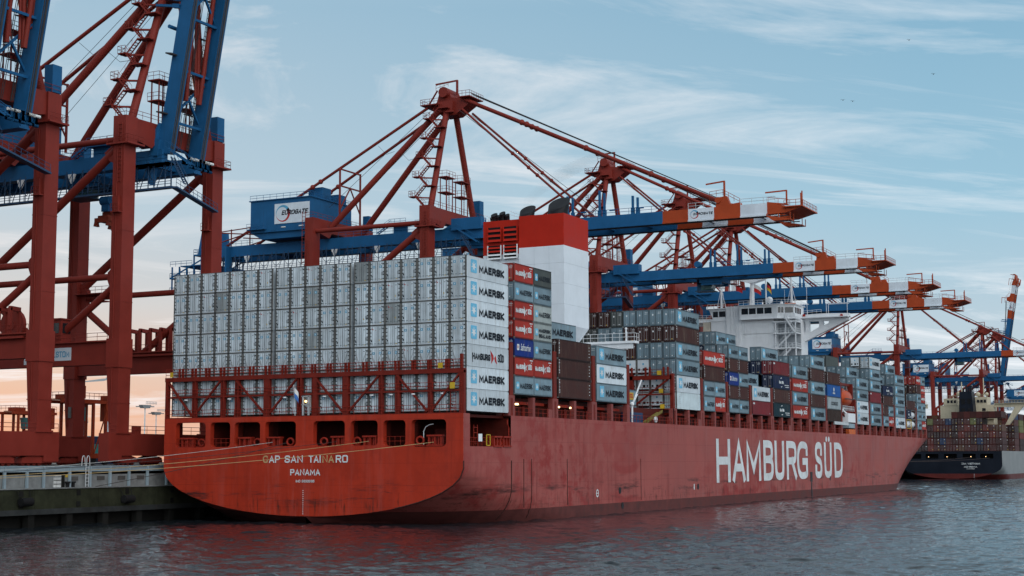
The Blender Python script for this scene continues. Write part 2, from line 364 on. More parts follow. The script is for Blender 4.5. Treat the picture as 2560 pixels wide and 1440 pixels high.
# quay wall
M_moss=mat('mossy_concrete',(.030,.033,.019),.9,.55,.9,.5,dirt=(.012,.014,.008),bump=.4)
M_dark=mat('dark_pile',(.012,.012,.011),.9,.3,0)
M_pale=mat('pale_blue_steel',(.25,.32,.36),.55,.15,.15)
M_blk=mat('black_rubber',(.012,.012,.013),.75,.2,0)
qw=thing('quay_wall','mossy concrete quay wall with paler upper wall beside the red ship','wall',(-20,50.8,0))
b=MB()
for i in range(-3,22): b.box(i*12-.06+12*-3,i*12+11.9-36,50.5,52.4,2.35,5.05)
b.build('mossy_face',M_moss,qw)
b=MB(); b.box(-90,230,50.3,52,1.65,2.35); b.build('bumper_beam',mat('old_timber_beam',(.030,.033,.034),.85,.4,.3),qw)
b=MB(); b.box(-90,230,51.0,52.2,5.05,6.75); b.box(-90,230,50.35,51.0,4.93,5.08); b.build('upper_wall',M_conc,qw)
b=MB()
for i in range(46): b.box(-88+i*7,-86.9+i*7,50.6,51.6,-3,1.65)
b.box(-90,230,52.2,52.6,-3,7.85); islands(b,'pile_and_backing',M_dark,qw)  # long box is a dark backing, added behind the piles to stop light
b=MB(); 
for x in (-26.5,-16,-6.3,3.4): b.box(x-.35,x+.35,50.42,50.5,4.0,4.75); b.box(x-.35,x+.35,50.42,50.5,2.5,3.2)
islands(b,'recess_ladder',M_dark,qw)
b=MB()
for x in (-33,-16.4,-11.2,-7,-3): b.box(x-.75,x+.75,50.94,51.0,5.95,6.5)
islands(b,'wall_niche',mat('niche_dark',(.08,.075,.07),.9,.3,0),qw)
b=MB(); b.box(-20.3,-18.9,50.9,51.05,5.1,6.7,0); b.box(-18.85,-18.2,50.95,51.02,5.1,6.7,1)
for z in (5.5,6,6.45): b.box(-20.35,-18.85,50.85,50.9,z,z+.08,1)
b.build('flood_gate',[mat('gate_white',(.55,.57,.56),.6,.3,.5),M_dark],qw)
b=MB(); b.box(-18.1,-17.3,50.92,51.0,6.4,6.75); b.build('warning_plate',mat('plate_yellow',(.45,.30,.04),.6),qw)
b=MB()
for x in (-17.9,-16.9): b.tube((x,50.65,5.05),(x,50.65,5.75),.22,10); b.tube((x,50.65,5.65),(x,50.65,5.85),.38,10)
b.build('bollard',M_blk,qw)
gb=thing('guard_beam','pale blue steel guard beam on posts along the quay edge','railing',(-20,51.2,5.1))
b=MB(); b.box(-90,230,50.75,51.2,7.15,7.75); b.box(-90,230,50.65,51.5,7.75,7.92); b.build('beam',M_pale,gb)
for i,x in enumerate([-43,-38.5,-34,-29.2,-25.3,-22.3,-17.5,-13.6,-9.6,-5.7,-1.8,2.4,6.5]):
    b=MB(); b.box(x-.16,x+.16,50.6,50.9,5.08,7.15); b.box(x-.08,x+.08,50.55,50.75,7.2,7.9); b.build('post',M_pale,gb)
b=MB(); b.ladder((-14.4,50.5,5.1),(-14.4,50.5,7.9),(1,0,0),.6,r=.045)
for g in (0,.9): b.path([(-15.2+g,50.8,7.9),(-15.1+g,50.8,9.0),(-14.95+g,50.8,9.25),(-14.75+g,50.8,9.25),(-14.6+g,50.8,9.0),(-14.5+g,50.8,7.9)],.05)
b.build('ladder',mat('galvanised',(.55,.58,.6),.45,.2,0,metal=.3),gb)
for x,zz,lb in ((-26.2,3.35,'black cylindrical rubber fender on the mossy wall, farther left of the two'),(-6.7,3.3,'black cylindrical rubber fender on the mossy wall, closest to the red stern')):
    b=MB(); b.tube((x-.95,49.9,zz),(x+.95,49.9,zz),.55,14); b.tube((x-1.0,49.9,zz),(x-.95,49.9,zz),.4,10); b.beam((x-.9,50,zz+.4),(x-1.1,50.45,zz+1.4),.06,.06); b.beam((x+.9,50,zz+.4),(x+1.1,50.45,zz+1.4),.06,.06)
    tag(b.build('dock_fender',M_blk,None,(x,50,zz-.55)),lb,'fender','rubber fenders on the quay wall')
# ---------------------------------------------------------------- the red ship
YC=24.2; BH=24.3
def hb(x,z):
    if x<47:
        z0=1-.46*(x+1); h=6.5+.26*(x+1); s=(z-z0)/h
        return 0 if s<=0 else BH*math.sqrt(max(0,1-(1-min(s,1))**2))
    s=min(max(z/14.55,0),1); xs=229.3+52.5*s**1.62; xe=294.4+31.6*s**.92
    t=min(max((x-xs)/(xe-xs),0),1); return BH*(1-t**2.75)
def hull_extra(fresh,patch,scuff):
    def f(n,k,ns,ma,mx,c,tcn):
        sx=n.new('ShaderNodeSeparateXYZ'); k.new(tcn.outputs['Object'],sx.inputs[0]); z=sx.outputs[2]
        def seam(v,per,w_):
            return ma('LESS_THAN',ma('PINGPONG',v,per/2),w_)
        sm=ma('MAXIMUM',seam(ma('ADD',sx.outputs[0],500.0),11.7,.05),seam(ma('ADD',z,.6),2.9,.035))
        c=mx(ma('MULTIPLY',sm,.28),c,tuple(v*.45 for v in fresh))
        big=ma('MULTIPLY_ADD',ns(.035,(1,1,1.6),3),5,-2.1,True)
        p=ma('MULTIPLY',ma('MULTIPLY_ADD',ns(.30,(1,1,1.0),8,.7),9,-4.3,True),big)
        c=mx(ma('MULTIPLY',p,patch),c,fresh)
        bl=ma('MULTIPLY',ma('MULTIPLY_ADD',ns(.16,(.6,.6,1.8),2,.4),14,-7.6,True),ma('MULTIPLY_ADD',ns(.05,(1,1,1),2),6,-2.8,True))
        c=mx(ma('MULTIPLY',bl,patch*.75),c,fresh)
        lowz=ma('SUBTRACT',1.0,ma('MULTIPLY',ma('ABSOLUTE',ma('SUBTRACT',z,4.0),None),.36),None,True)
        s1=ma('MULTIPLY',ma('MULTIPLY_ADD',ns(.30,(.32,.32,2.6),8,.74),8.5,-4.55,True),lowz)
        c=mx(ma('MULTIPLY',s1,scuff),c,(.022,.016,.016))
        s2=ma('MULTIPLY',ma('MULTIPLY_ADD',ns(1.1,(1.1,1.1,.045),6,.7),6,-2.9,True),ma('MULTIPLY_ADD',ns(.08,(1,1,1),3),5,-2.1,True))
        c=mx(ma('MULTIPLY',s2,.5),c,tuple(v*.55 for v in fresh))
        rs=ma('MULTIPLY',ma('MULTIPLY_ADD',ns(1.6,(1,1,.16),6,.7),9,-4.9,True),ma('SUBTRACT',1.0,ma('MULTIPLY',ma('ABSOLUTE',ma('SUBTRACT',z,2.4),None),.5),None,True))
        c=mx(ma('MULTIPLY',rs,.85),c,(.05,.018,.012))
        pale=ma('MULTIPLY',ma('MULTIPLY_ADD',ns(.5,(1,1,.1),6,.7),5,-2.5,True),ma('MULTIPLY_ADD',ns(.02,(1,1,.3),2),5,-2.2,True))
        return mx(ma('MULTIPLY',pale,.22),c,(.42,.22,.21))
    return f
M_hull=mat('pale_red_hull',(.32,.084,.074),.55,.16,.2,.12,extra=hull_extra((.25,.028,.026),.85,.9),rnd=0,dirt=(.22,.05,.04))  # sides paler and pinker than the transom
M_tran=mat('stern_red',(.40,.034,.014),.5,.14,.2,.2,extra=hull_extra((.24,.022,.012),.5,.95),rnd=0,dirt=(.12,.025,.02))
M_boot=mat('boot_topping',(.12,.035,.032),.6,.35,.6,.5,rnd=0,dirt=(.05,.03,.025))
M_red=mat('ship_red',(.27,.024,.013),.5,.2,.3,.8,rnd=.05,dirt=(.08,.02,.015))
M_pil=mat('pale_pillar_red',(.24,.062,.056),.55,.15,.3,.8,rnd=.06)
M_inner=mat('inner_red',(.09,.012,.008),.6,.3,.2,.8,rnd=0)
M_deck=mat('deck_red',(.12,.03,.025),.7,.3,0)
M_blackm=mat('black_paint',(.010,.010,.012),.45,.2,0)
M_white=mat('white_paint',(.74,.77,.80),.45,.07,.12,.5,rnd=.03,dirt=(.35,.30,.25))
M_yel=mat('yellow_paint',(.55,.36,.03),.5,.15,0)
M_glass=mat('dark_glass',(.012,.016,.02),.12,.2,0,spec=.6,rnd=0)
M_gal=MATS['galvanised']
ship=thing('container_ship','red hulled container ship stacked with containers, seen from its stern','ship',(160,24,0))
xs=[-1,.75,3,6,9,12.62,16,20,25,30,37,46]+list(range(60,221,20))+[226+3*i for i in range(34)]
zs=[-4,-1.5,-.6,0,.4,.85,1.7,2.2,2.8,3.5,4.3,5.2,6.2,7.2,8.3,10.25,12.4,14.5]
b=MB()
for sgn in (-1,1):
    base=len(b.v)
    for x in xs:
        for z in zs:
            if sgn<0 and x==-1 and z<1.0: z=1.0
            b.v.append((x,YC+sgn*hb(x,z),z if not(x==-1 and z<1.0) else 1.0))
    nz=len(zs)
    for i in range(len(xs)-1):
        for j in range(nz-1):
            if xs[i]>=.75 and xs[i]<12.6 and zs[j]>=10.25: continue
            q=(base+i*nz+j,base+(i+1)*nz+j,base+(i+1)*nz+j+1,base+i*nz+j+1)
            if len({(round(b.v[t][0],3),round(b.v[t][1],3),round(b.v[t][2],3)) for t in q})<3: continue
            b.f.append(q); b.m.append(1 if zs[j+1]<=1.75 else 0); b.s.append(True)
hull=b.build('hull',[M_hull,M_boot],ship)
# transom with its mooring openings
holes=[(41.18,46.47,10.36,13.88),(36.92,40.38,10.42,13.87),(31.83,36.19,10.48,13.83),(25.87,31.01,10.47,13.83),(17.98,23.05,10.41,13.81),(12.83,17.08,10.37,13.78),(8.56,11.98,10.34,13.75),(2.44,7.67,10.23,13.76)]
tz=[1.02,1.1,1.3,1.6,2,2.5,3,3.6,4.3,5.2,6.2,7.4,9]
outl=[(YC+hb(-1,z),z) for z in tz]+[(YC+BH,14.5),(YC-BH,14.5)]+[(YC-hb(-1,z),z) for z in tz[::-1]]
b=MB(); v2,f2=poly2(outl,[rrect(*h,.55) for h in holes]); b.add([(-1,y,z) for y,z in v2],f2)
for h in holes:
    p=rrect(*h,.55); n=len(p); b.add([(-1,y,z) for y,z in p]+[(-.1,y,z) for y,z in p],[(i,(i+1)%n,n+(i+1)%n,n+i) for i in range(n)])
b.build('transom',M_tran,ship)
# mooring deck: floor, ceiling, bulkheads
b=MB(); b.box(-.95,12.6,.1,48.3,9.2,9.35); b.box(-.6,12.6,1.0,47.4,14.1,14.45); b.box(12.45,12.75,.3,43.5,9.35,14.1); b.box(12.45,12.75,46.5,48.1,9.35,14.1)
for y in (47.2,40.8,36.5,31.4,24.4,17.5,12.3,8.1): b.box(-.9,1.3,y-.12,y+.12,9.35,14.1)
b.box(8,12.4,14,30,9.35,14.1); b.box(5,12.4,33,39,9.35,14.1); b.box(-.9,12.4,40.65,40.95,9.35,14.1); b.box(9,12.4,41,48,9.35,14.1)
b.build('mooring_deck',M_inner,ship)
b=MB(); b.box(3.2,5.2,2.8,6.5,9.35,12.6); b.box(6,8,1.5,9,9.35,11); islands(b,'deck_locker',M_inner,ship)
def fairlead(x,y,z,ax):
    b=MB()
    def bx(a0,a1,u0,u1,z0,z1):
        if ax=='y': b.box(x+a0,x+a1,y+u0,y+u1,z+z0,z+z1)
        else: b.box(x+u0,x+u1,y+a0,y+a1,z+z0,z+z1)
    for u in (-1.0,-.1,.8): bx(-.35,.35,u,u+.22,0,1.15)
    bx(-.5,.5,-1.1,1.15,1.1,1.32); bx(-.5,.5,-1.2,1.2,-.15,.05)
    for u in (-.4,.45): 
        p=(x,y+u,z) if ax=='y' else (x+u,y,z)
        b.tube(p,(p[0],p[1],z+1.1),.16,8)
    b.build('roller_fairlead',M_red,ship)
def chock(x,y,z,ax):
    b=MB(); n=14; vs=[]
    for i in range(n):
        t=2*math.pi*i/n; c,s_=math.cos(t),math.sin(t)
        for rr,d in ((.55,-.2),(.72,0),(.55,.2),(.36,.0)):
            vs.append((x+d,y+c*rr,z+.6+s_*rr*.85) if ax=='y' else (x+c*rr,y+d,z+.6+s_*rr*.85))
    b.add(vs,[(4*i+j,4*i+(j+1)%4,4*((i+1)%n)+(j+1)%4,4*((i+1)%n)+j) for i in range(n) for j in range(4)],0,True)
    b.box(x-.3,x+.3,y-.8,y+.8,z-.12,z+.05) if ax=='y' else b.box(x-.8,x+.8,y-.3,y+.3,z-.12,z+.05)
    b.build('mooring_chock',M_red,ship)
for y in (44.6,34.6,29.7,19.2,14.2,4.3): fairlead(-.35,y,10.45,'y')
for y in (42.3,32.7,27.2,21.7,16.4,6.7): chock(-.35,y,10.45,'y')
fairlead(8.6,.25,10.35,'x'); fairlead(11.4,.25,10.35,'x'); chock(10.0,.25,10.35,'x')
b=MB()
for y0,y1 in ((41.2,46.4),(36.9,40.4),(8.6,12)): b.rail([(-.75,y0,10.4),(-.75,y1,10.4)],1.2,.8,.03)
b.rail([(.8,.15,10.3),(7.4,.15,10.3)],1.1,.9,.03); b.ladder((1.9,.8,10.3),(1.9,.8,13.1),(1,0,0),1.0,0,.7,.05); b.ladder((4.0,.8,10.3),(4.0,.8,13.1),(1,0,0),1.0,0,.7,.05)
b.path([(11.9,.1,13.9),(11.9,.1,13.3),(12.35,.1,12.9),(12.35,.1,10.6)],.09); b.rail([(11.2,46.9,9.4),(11.2,42,9.4)],2.4,.9,.05); b.build('mooring_railing',M_red,ship)
b=MB(); b.box(3.3,4.3,-.05,.0,10.9,11.9); islands(b,'notice_board',M_white,ship)
b=MB()
for a,c in (((5.6,10.4),(5.6,11.8)),((6.6,10.4),(6.6,11.8)),((5.6,10.4),(6.6,10.4)),((5.6,11.8),(6.6,11.8))): b.beam((a[0],-.02,a[1]),(c[0],-.02,c[1]),.1,.1)
b.build('yellow_frame',M_yel,ship)
b=MB(); b.path([(-.3,6.2,10.5),(-.3,6.2,12.2),(-.3,5.9,12.8),(-.3,5.3,13.1),(-.3,4.7,13.15)],.07); b.build('lamp_arm',M_gal,ship)
# names on the stern and the side
M_let=mat('lettering_white',(.64,.68,.70),.55,.2,.3,.6,rnd=0,dirt=(.4,.25,.15)); M_lety=mat('lettering_stained',(.50,.33,.16),.6,.2,0,rnd=0)
def stern_text(t,y0,y1,z0,z1,wt,m=None):
    b=MB(); b.stroke(t,(-1.03,y0,z0),(0,-1,0),(0,0,1),abs(y1-y0),z1-z0,wt); b.build('stern_lettering',m or M_let,ship)
for t,p0,p1,m in (('C',0,.06,M_lety),('AP',.075,.205,M_let),('SAN',.262,.478,M_let),('TAI',.545,.69,M_let),('NA',.705,.84,M_lety),('RO',.86,1,M_let)):
    stern_text(t,31.26-13.83*p0,31.26-13.83*p1,8.2,9.2,.19,m)
stern_text('PANAMA',26.7,21.82,6.5,7.35,.17); stern_text('IMO 9633965',25.78,22.72,5.55,5.9,.07)
b=MB()
for i in range(13): b.box(-1.04,-1.02,24.5,24.66,1.3+i*.26,1.38+i*.26)
b.build('draught_mark',M_let,ship)
b=MB()
for wi,(c,x0,x1) in enumerate((('H',97.7,105.8),('A',107.1,114.9),('M',115.6,125.1),('B',126.8,133.6),('U',134.6,141.4),('R',143.1,150.6),('G',151.0,159.4),('S',165.5,171.3),('U',173.2,179.8),('D',182.2,189.7))):
    if wi==7: b.build('hull_lettering',M_let,ship); b=MB()
    b.stroke(c,(x0,-.14,4.1),(1,0,0),(0,0,1),x1-x0,8.2,1.5,0,0,.004,.28,3)
for x in (175.4,177.6): b.flat(poly2([(x+.75*math.cos(R(a)),13.0+.62*math.sin(R(a))) for a in range(0,360,30)]),(0,-.14,0),(1,0,0),(0,0,1))
b.build('hull_lettering',M_let,ship)
b=MB(); b.flat(crescent(42,3.35,.62,0,360,-.14),(0,-.14,0),(1,0,0),(0,0,1)); b.add([],[])
o=[(42+.5*math.cos(R(a)),3.35+.62*math.sin(R(a))) for a in range(0,360,24)]; b=MB(); b.flat(poly2(o,[[(42+.32*math.cos(R(a)),3.35+.42*math.sin(R(a))) for a in range(0,360,24)]]),(0,-.14,0),(1,0,0),(0,0,1)); b.box(41.5,42.5,-.15,-.13,3.3,3.42); b.box(85.2,85.6,-.15,-.12,3.1,4.1); b.build('load_line_mark',M_let,ship)
b=MB(); b.box(161.3,162.9,-.16,-.11,3.4,5.6); b.box(161.7,162.5,-.16,-.11,.2,3.3)
for x,z in ((51,3.6),(52,1.2),(87.5,3.6),(178,4.0)): b.prism([(x+.5*math.cos(R(a)),z+.55*math.sin(R(a))) for a in range(0,360,40)],'y',-.15,-.1)
b.build('side_port',M_blackm,ship)
b=MB()
M_seam=mat('seam_dark',(.06,.022,.02),.6,.3,0)
for x in (16.5,31,60): b=MB(); b.box(x-.05,x+.05,-.16,-.08,1.9,8.6); b.build('weld_seam',M_seam,ship)
b=MB()
pts=[(12.7,8.4),(12.7,5.5),(12.7,4.2),(12.7,3),(12.7,2),(12.7,1.2),(12.7,.4)]
b.path([(x,YC-hb(x,z)-.02,z) for x,z in pts],.1,6); b.build('weld_seam',M_seam,ship); b=MB(); b.path([(-.98,YC-hb(-1,z)-.02,z) for z in (8.4,7.4,6.2,5.2,4.3,3.6,3,2.5,2.2)],.09,6)
b.build('weld_seam',M_seam,ship); b=MB(); b.path([(19,YC-hb(19,z)-.02,z) for z in (8.6,6,4,3,2,1.2,.4)],.08,6)
b.build('weld_seam',mat('seam_dark',(.06,.022,.02),.6,.3,0),ship)
# weather deck, coaming, side pillars, lashing bridges
b=MB(); b.box(12.7,282,.25,48.1,14.3,14.5); b.prism([(282,.4),(296,3),(306,9),(314,16),(318,YC),(314,32.4),(306,39.4),(296,45.4),(282,48)],'z',14.3,14.5)
b.build('weather_deck',M_deck,ship)
BX=[0,14.0,28.2,42.4,56.5,77.6,91.9,106.3,120.7,135.1,149.3,163.7,177.9,192,205.6,219.9,234.3,248.6,262.7,276.9]
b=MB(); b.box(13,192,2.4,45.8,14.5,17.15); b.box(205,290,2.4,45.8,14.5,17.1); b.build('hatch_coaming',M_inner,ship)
b=MB()
for x0 in [k for k in BX[1:] if k not in (56.5,192)]:
    b.box(x0+.3,x0+12,1.2,2.45,16.2,16.6)
    for q in range(4): b.box(x0+1+q*3,x0+1.8+q*3,2.25,2.45,14.6,16.1)
islands(b,'coaming_stiffener',M_red,ship)
for i,x0 in enumerate(BX[1:]):
    if x0 in (56.5,192): continue
    y1=.75
    b=MB()
    b.box(x0-1.85,x0-1.25,.0,y1,14.5,17.3); b.box(x0-.55,x0+.05,0,y1,14.5,17.3); b.box(x0-1.25,x0-.55,0,y1,16.9,17.3); b.build('side_pillar',M_pil,ship)
    b=MB(); b.box(x0+5.75,x0+6.5,0,y1,14.5,17.2); b.build('side_pillar',M_pil,ship)
b=MB(); b.box(54.7,55.9,0,.75,14.5,17.3); b.box(75.6,76.3,0,.75,14.5,17.3); b.box(190.2,191,0,.75,14.5,17.3); b.box(289.2,290,0,.75,14.5,17.2); islands(b,'side_pillar',M_pil,ship)
b=MB()
for x0 in BX[1:]:
    if x0!=56.5: b.rail([(x0,.12,14.5),(x0+12.4,.12,14.5)],1.15,1.5,.035)
b.rail([(56,.12,14.5),(75.5,.12,14.5)],1.15,1.5,.035); b.rail([(290,.4,14.5),(299,3,14.5)],1.1,1.5,.035); b.build('side_railing',M_red,ship)
b=MB(); 
for x0 in (28.2,91.9,149.3,234.3): b.box(x0-3.2,x0-1.9,.02,.3,14.5,15.7)
islands(b,'side_plate',M_pil,ship)
for x in (15.9,20.3,29.6,34.2): b=MB(); b.box(x-.32,x+.32,.5,.75,16.05,16.3); b.build('deck_lamp',mat('warm_lamp',(1,.72,.35),emit=3.5),ship)
# lashing bridges between the bays
M_lb=mat('lashing_red',(.17,.018,.011),.55,.3,.5,.9,rnd=.06,dirt=(.07,.02,.015))
def lashing(xc,ztop,full=True):
    t=thing_lb=MB()
    ys=[.25]+([] if not full else [5.1,10.05,15.2,20.3,25.4,30.6,36,41,48.1])
    for y in ys: t.box(xc-.55,xc+.55,y-.22,y+.22,14.5,ztop)
    if full:
        for z in (17.4,20.1,ztop-1.2): t.box(xc-.5,xc+.5,.25,48.1,z-.2,z+.05)
        t.rail([(xc-.5,.3,ztop-1.15),(xc-.5,48,ztop-1.15)],1.1,2.4,.04)
    else: t.box(xc-.5,xc+.5,.3,6,17.3,17.5); t.box(xc-.5,xc+.5,.3,6,20.1,20.3); t.box(xc-.5,xc+.5,.3,6,ztop-1.3,ztop-1.1)
    t.build('lashing_bridge',M_lb,ship)
for i,x0 in enumerate(BX[1:]):
    if x0 in (56.5,192,77.6): continue
    lashing(x0-.9,{14.0:24.6,28.2:24.2,42.4:24.4}.get(x0,23.2),False)
lashing(55.4,23.8,False); lashing(190.9,23.2,False)
b=MB()   # open bridge aft of the sixth bay
xc=76.6
for y in (.4,8,16,24,32,40,48): b.box(xc-.4,xc+.4,y-.3,y+.3,14.5,23.4)
b.box(xc-.4,xc+.4,.4,48,22.4,23.1); b.box(xc-.4,xc+.4,.4,48,19.7,19.95)
for y in (.4,): b.beam((xc,1.2,22.4),(xc,8,17.6),.3,.3)
for k in range(14): b.box(xc-.45,xc-.2,.9+k*3.4,1.2+k*3.4,23.1,24.6); b.box(xc-.45,xc-.2,1.7+k*3.4,2.0+k*3.4,23.1,24.6)
b.rail([(xc-.4,.4,23.1),(xc-.4,48,23.1)],1.1,1.8,.04); b.rail([(xc-.4,.4,19.95),(xc-.4,48,19.95)],1.1,1.8,.04); b.rail([(xc-.4,.4,17.3),(xc-.4,48,17.3)],1.1,1.8,.04); b.box(xc-.4,xc+.4,.4,48,17.1,17.3)
b.build('lashing_bridge',M_lb,ship)
b=MB(); 
for y,z in ((2.6,23.2),(2.3,20.0),(2.1,17.3)): b.box(xc-.75,xc-.45,y-.35,y+.35,z,z+.75)
islands(b,'yellow_box',M_yel,ship)
# stern lashing bridge
b=MB(); X0=-.55
for y,wd in ((48.4,.5),(43.87,.3),(43.34,.24),(38.88,.3),(38.36,.24),(36.4,.3),(35.88,.24),(31.0,1.0),(25.9,.3),(25.3,.24),(23.5,.3),(23.0,.6),(18.1,.9),(12.84,.3),(12.4,.26),(10.29,.3),(9.83,.26),(5.32,.3),(4.9,.26),(.3,.7)):
    b.box(X0-.25+(.2 if wd==.3 else 0),X0+.3,y-wd/2,y+wd/2,14.5,20.1)
b.box(X0-.3,X0+.45,-.05,48.7,19.75,20.35); b.box(X0-.2,X0+.35,.1,48.4,17.38,17.62); b.box(X0-.4,X0+.4,.1,48.4,14.45,14.62)
for y0,z0,y1,z1 in ((48.2,19.7,43.9,14.8),(43.6,14.8,39,19.7),(36.3,19.7,31.2,14.8),(30.7,14.8,26,19.7),(23.0,19.7,18.4,14.8),(17.8,14.8,12.9,19.7),(10.1,19.7,5.4,14.8),(4.9,14.8,.6,19.7)):
    b.beam((X0-.1,y0,z0),(X0-.1,y1,z1),.22,.34,0,(1,0,0))
b.build('stern_lashing_bridge',M_lb,ship)
b=MB()
ys=[46.2,45.6,43.9,43.3,41.5,40.9,38.9,38.3,36.4,35.8,33.9,33.3,31.2,30.6,28.4,27.9,25.9,25.4,23.5,23.0,21,20.5,18.1,17.6,15.3,14.8,12.8,12.3,10.3,9.8,7.7,7.3,5.3,4.9,2.6,2.2]
for y in ys: b.box(X0-.3,X0-.05,y-.13,y+.13,20.35,21.6)
b.box(X0-.35,X0,.1,.45,20.35,22.2); islands(b,'stopper_post',M_lb,ship)
b=MB(); b.rail([(X0-.35,.2,20.35),(X0-.35,48.5,20.35)],1.15,1.25,.04,0,(1,.66,.33)); b.rail([(X0-.3,.2,17.6),(X0-.3,48.4,17.6)],.95,1.1,.035); b.rail([(X0-.35,.2,14.6),(X0-.35,48.4,14.6)],1.05,1.1,.035)
b.ladder((X0+.1,1.7,14.6),(X0+.1,1.7,17.5),(0,1,0),.8,0,.4,.04); b.build('bridge_railing',M_red,ship)
b=MB(); b.box(X0-.45,X0-.36,3.0,3.7,20.4,21.1); b.box(X0-.45,X0-.36,1.2,1.9,17.7,18.5); b.box(X0-.45,X0-.36,47.2,47.7,20.4,21.1); islands(b,'yellow_box',M_yel,ship)
b=MB(); b.box(X0-.6,X0-.35,24.6,24.8,14.6,17.2); b.box(X0-.6,X0-.35,23.7,23.9,14.6,17.2); b.box(X0-.6,X0-.3,23.6,24.9,17.1,17.25); b.box(X0-.6,X0-.3,23.6,24.9,16.0,16.1); b.build('lamp_frame',M_gal,ship)
b=MB(); b.sphere((X0-.6,24.2,16.5),.16); b.build('stern_light',mat('stern_lamp',(1,.55,.2),emit=5),ship)
b=MB()
for y in (45,37.4,28,21.5,14,11,7.6,3.2): b.tube((X0-.1,y,17.05),(X0-.1,y,17.2),.28,8)
islands(b,'bridge_lamp',M_white,ship)
b=MB()   # crossed lashing rods in front of the reefers
Y0=[48.1-2.48*i for i in range(7)]+[30.24-2.48*i for i in range(5)]+[17.34-2.48*i for i in range(7)]
for y in Y0:
    b.tube((-.12,y-.25,23.2),(-.2,y-1.45,20.4),.025,4,None,0,False); b.tube((-.12,y-2.2,23.2),(-.2,y-1.0,20.4),.025,4,None,0,False); b.tube((-.15,y-.5,22.4),(-.22,y-1.3,20.4),.02,4,None,0,False)
b.build('lashing_rod',mat('rod_steel',(.16,.15,.14),.5,.2,0,metal=.4),ship)
# funnel
M_fred=mat('funnel_red',(.42,.020,.009),.45,.1,.12,.4,rnd=0); M_fwh=mat('funnel_white',(.68,.74,.80),.5,.06,.15,.4,rnd=0,dirt=(.35,.36,.38))
b=MB(); b.box(57,67.2,12.06,20.5,31,44.48); b.add([(57,12.06,31),(67.2,12.06,31),(65.6,13.2,28.6),(57,13.2,28.6)],[(0,1,2,3)]); b.box(57,65.6,13.2,20.5,17,31); b.box(57.35,67.2,20.5,27.57,17,43.6); b.build('funnel_casing',M_fwh,ship)
b=MB(); b.box(57,67.2,12.06,20.5,44.48,49.95); b.box(57.35,67.2,20.5,27.57,43.6,49.55); b.build('funnel_top',M_fred,ship)
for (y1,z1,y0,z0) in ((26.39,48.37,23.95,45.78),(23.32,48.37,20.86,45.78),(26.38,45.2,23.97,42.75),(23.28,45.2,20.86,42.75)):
    b=MB(); b.box(56.97,56.99,y0,y1,z0,z1,1); n=3 if z1>47 else 4  # black sheet behind the slats paints in the dark of the recess
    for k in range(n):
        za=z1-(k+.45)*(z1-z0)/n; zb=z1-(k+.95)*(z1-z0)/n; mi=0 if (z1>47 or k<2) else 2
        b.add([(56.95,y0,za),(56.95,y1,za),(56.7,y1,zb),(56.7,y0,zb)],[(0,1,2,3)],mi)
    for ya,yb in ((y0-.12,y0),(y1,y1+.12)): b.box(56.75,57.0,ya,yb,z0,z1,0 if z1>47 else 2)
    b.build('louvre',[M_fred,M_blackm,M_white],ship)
b=MB()
for z in (34.5,38,41.5): b.box(56.985,57.0,12.06,20.5,z,z+.06); b.box(57,67.2,12.045,12.06,z,z+.06)
for y in (14.8,17.6): b.box(56.985,57.0,y,y+.05,31,44.4)
b.build('plate_seam',mat('seam_grey',(.52,.57,.62),.6,.2,0),ship)
b=MB(); b.box(56.9,57,14.0,14.7,28.8,31); b.build('funnel_ladder',M_white,ship)
def exhaust(x,y,r,h,lean):
    b=MB(); z=49.6; n=18
    prof=[(0,0,0,1),(0,.45*h,0,1),(lean*.5,.75*h,.45,1.04),(lean,h,.75,1.08)]
    vs=[]
    for dx,dz,tl,k in prof:
        for i in range(n):
            a=2*math.pi*i/n; vs.append((x-dx+r*k*math.cos(a),y+r*k*math.sin(a),z+dz+tl*r*math.cos(a)))
    fs=[(j*n+i,j*n+(i+1)%n,(j+1)*n+(i+1)%n,(j+1)*n+i) for j in range(3) for i in range(n)]
    b.add(vs,fs,0,True); b.add(vs[3*n:],[tuple(range(n))]); b.build('exhaust_pipe',M_blackm,ship)
exhaust(61.5,15.2,1.75,3.0,-.6); exhaust(61.5,21.2,1.3,2.3,-.5)
for y,r,h in ((24.2,.42,1.3),(25.1,.5,1.7),(26.0,.42,1.2),(26.7,.55,1.5),(27.2,.3,1.0)): exhaust(60,y,r,h,.2)
b=MB(); b.rail([(57.2,22.3,49.9),(66.9,22.3,49.9),(66.9,27.4,49.6),(57.5,27.4,49.6)],1.1,1.5,.03); b.rail([(57.2,12.3,26.4),(66,5,26.4)],1.1,1.2,.03); b.build('funnel_railing',M_white,ship)
# white platform beside the funnel
b=MB(); b.box(65,67,2.7,14,28.1,28.5); b.box(65.3,65.6,3.2,12.5,27.2,28.1); b.beam((66,4.6,28),(66,9.5,24),.25,.25); b.prism([(12.5,28),(12.5,24),(11,24),(4,27.5),(3,28.1)],'x',65.6,65.9); b.build('platform',M_white,ship)
b=MB(); b.rail([(65,13.5,28.5),(65,2.7,28.5),(67,2.7,28.5)],1.3,1.3,.04); b.box(65.3,65.5,4.3,4.5,28.5,30.6); b.sphere((65.4,4.4,30.6),.22); b.build('platform_railing',M_white,ship)
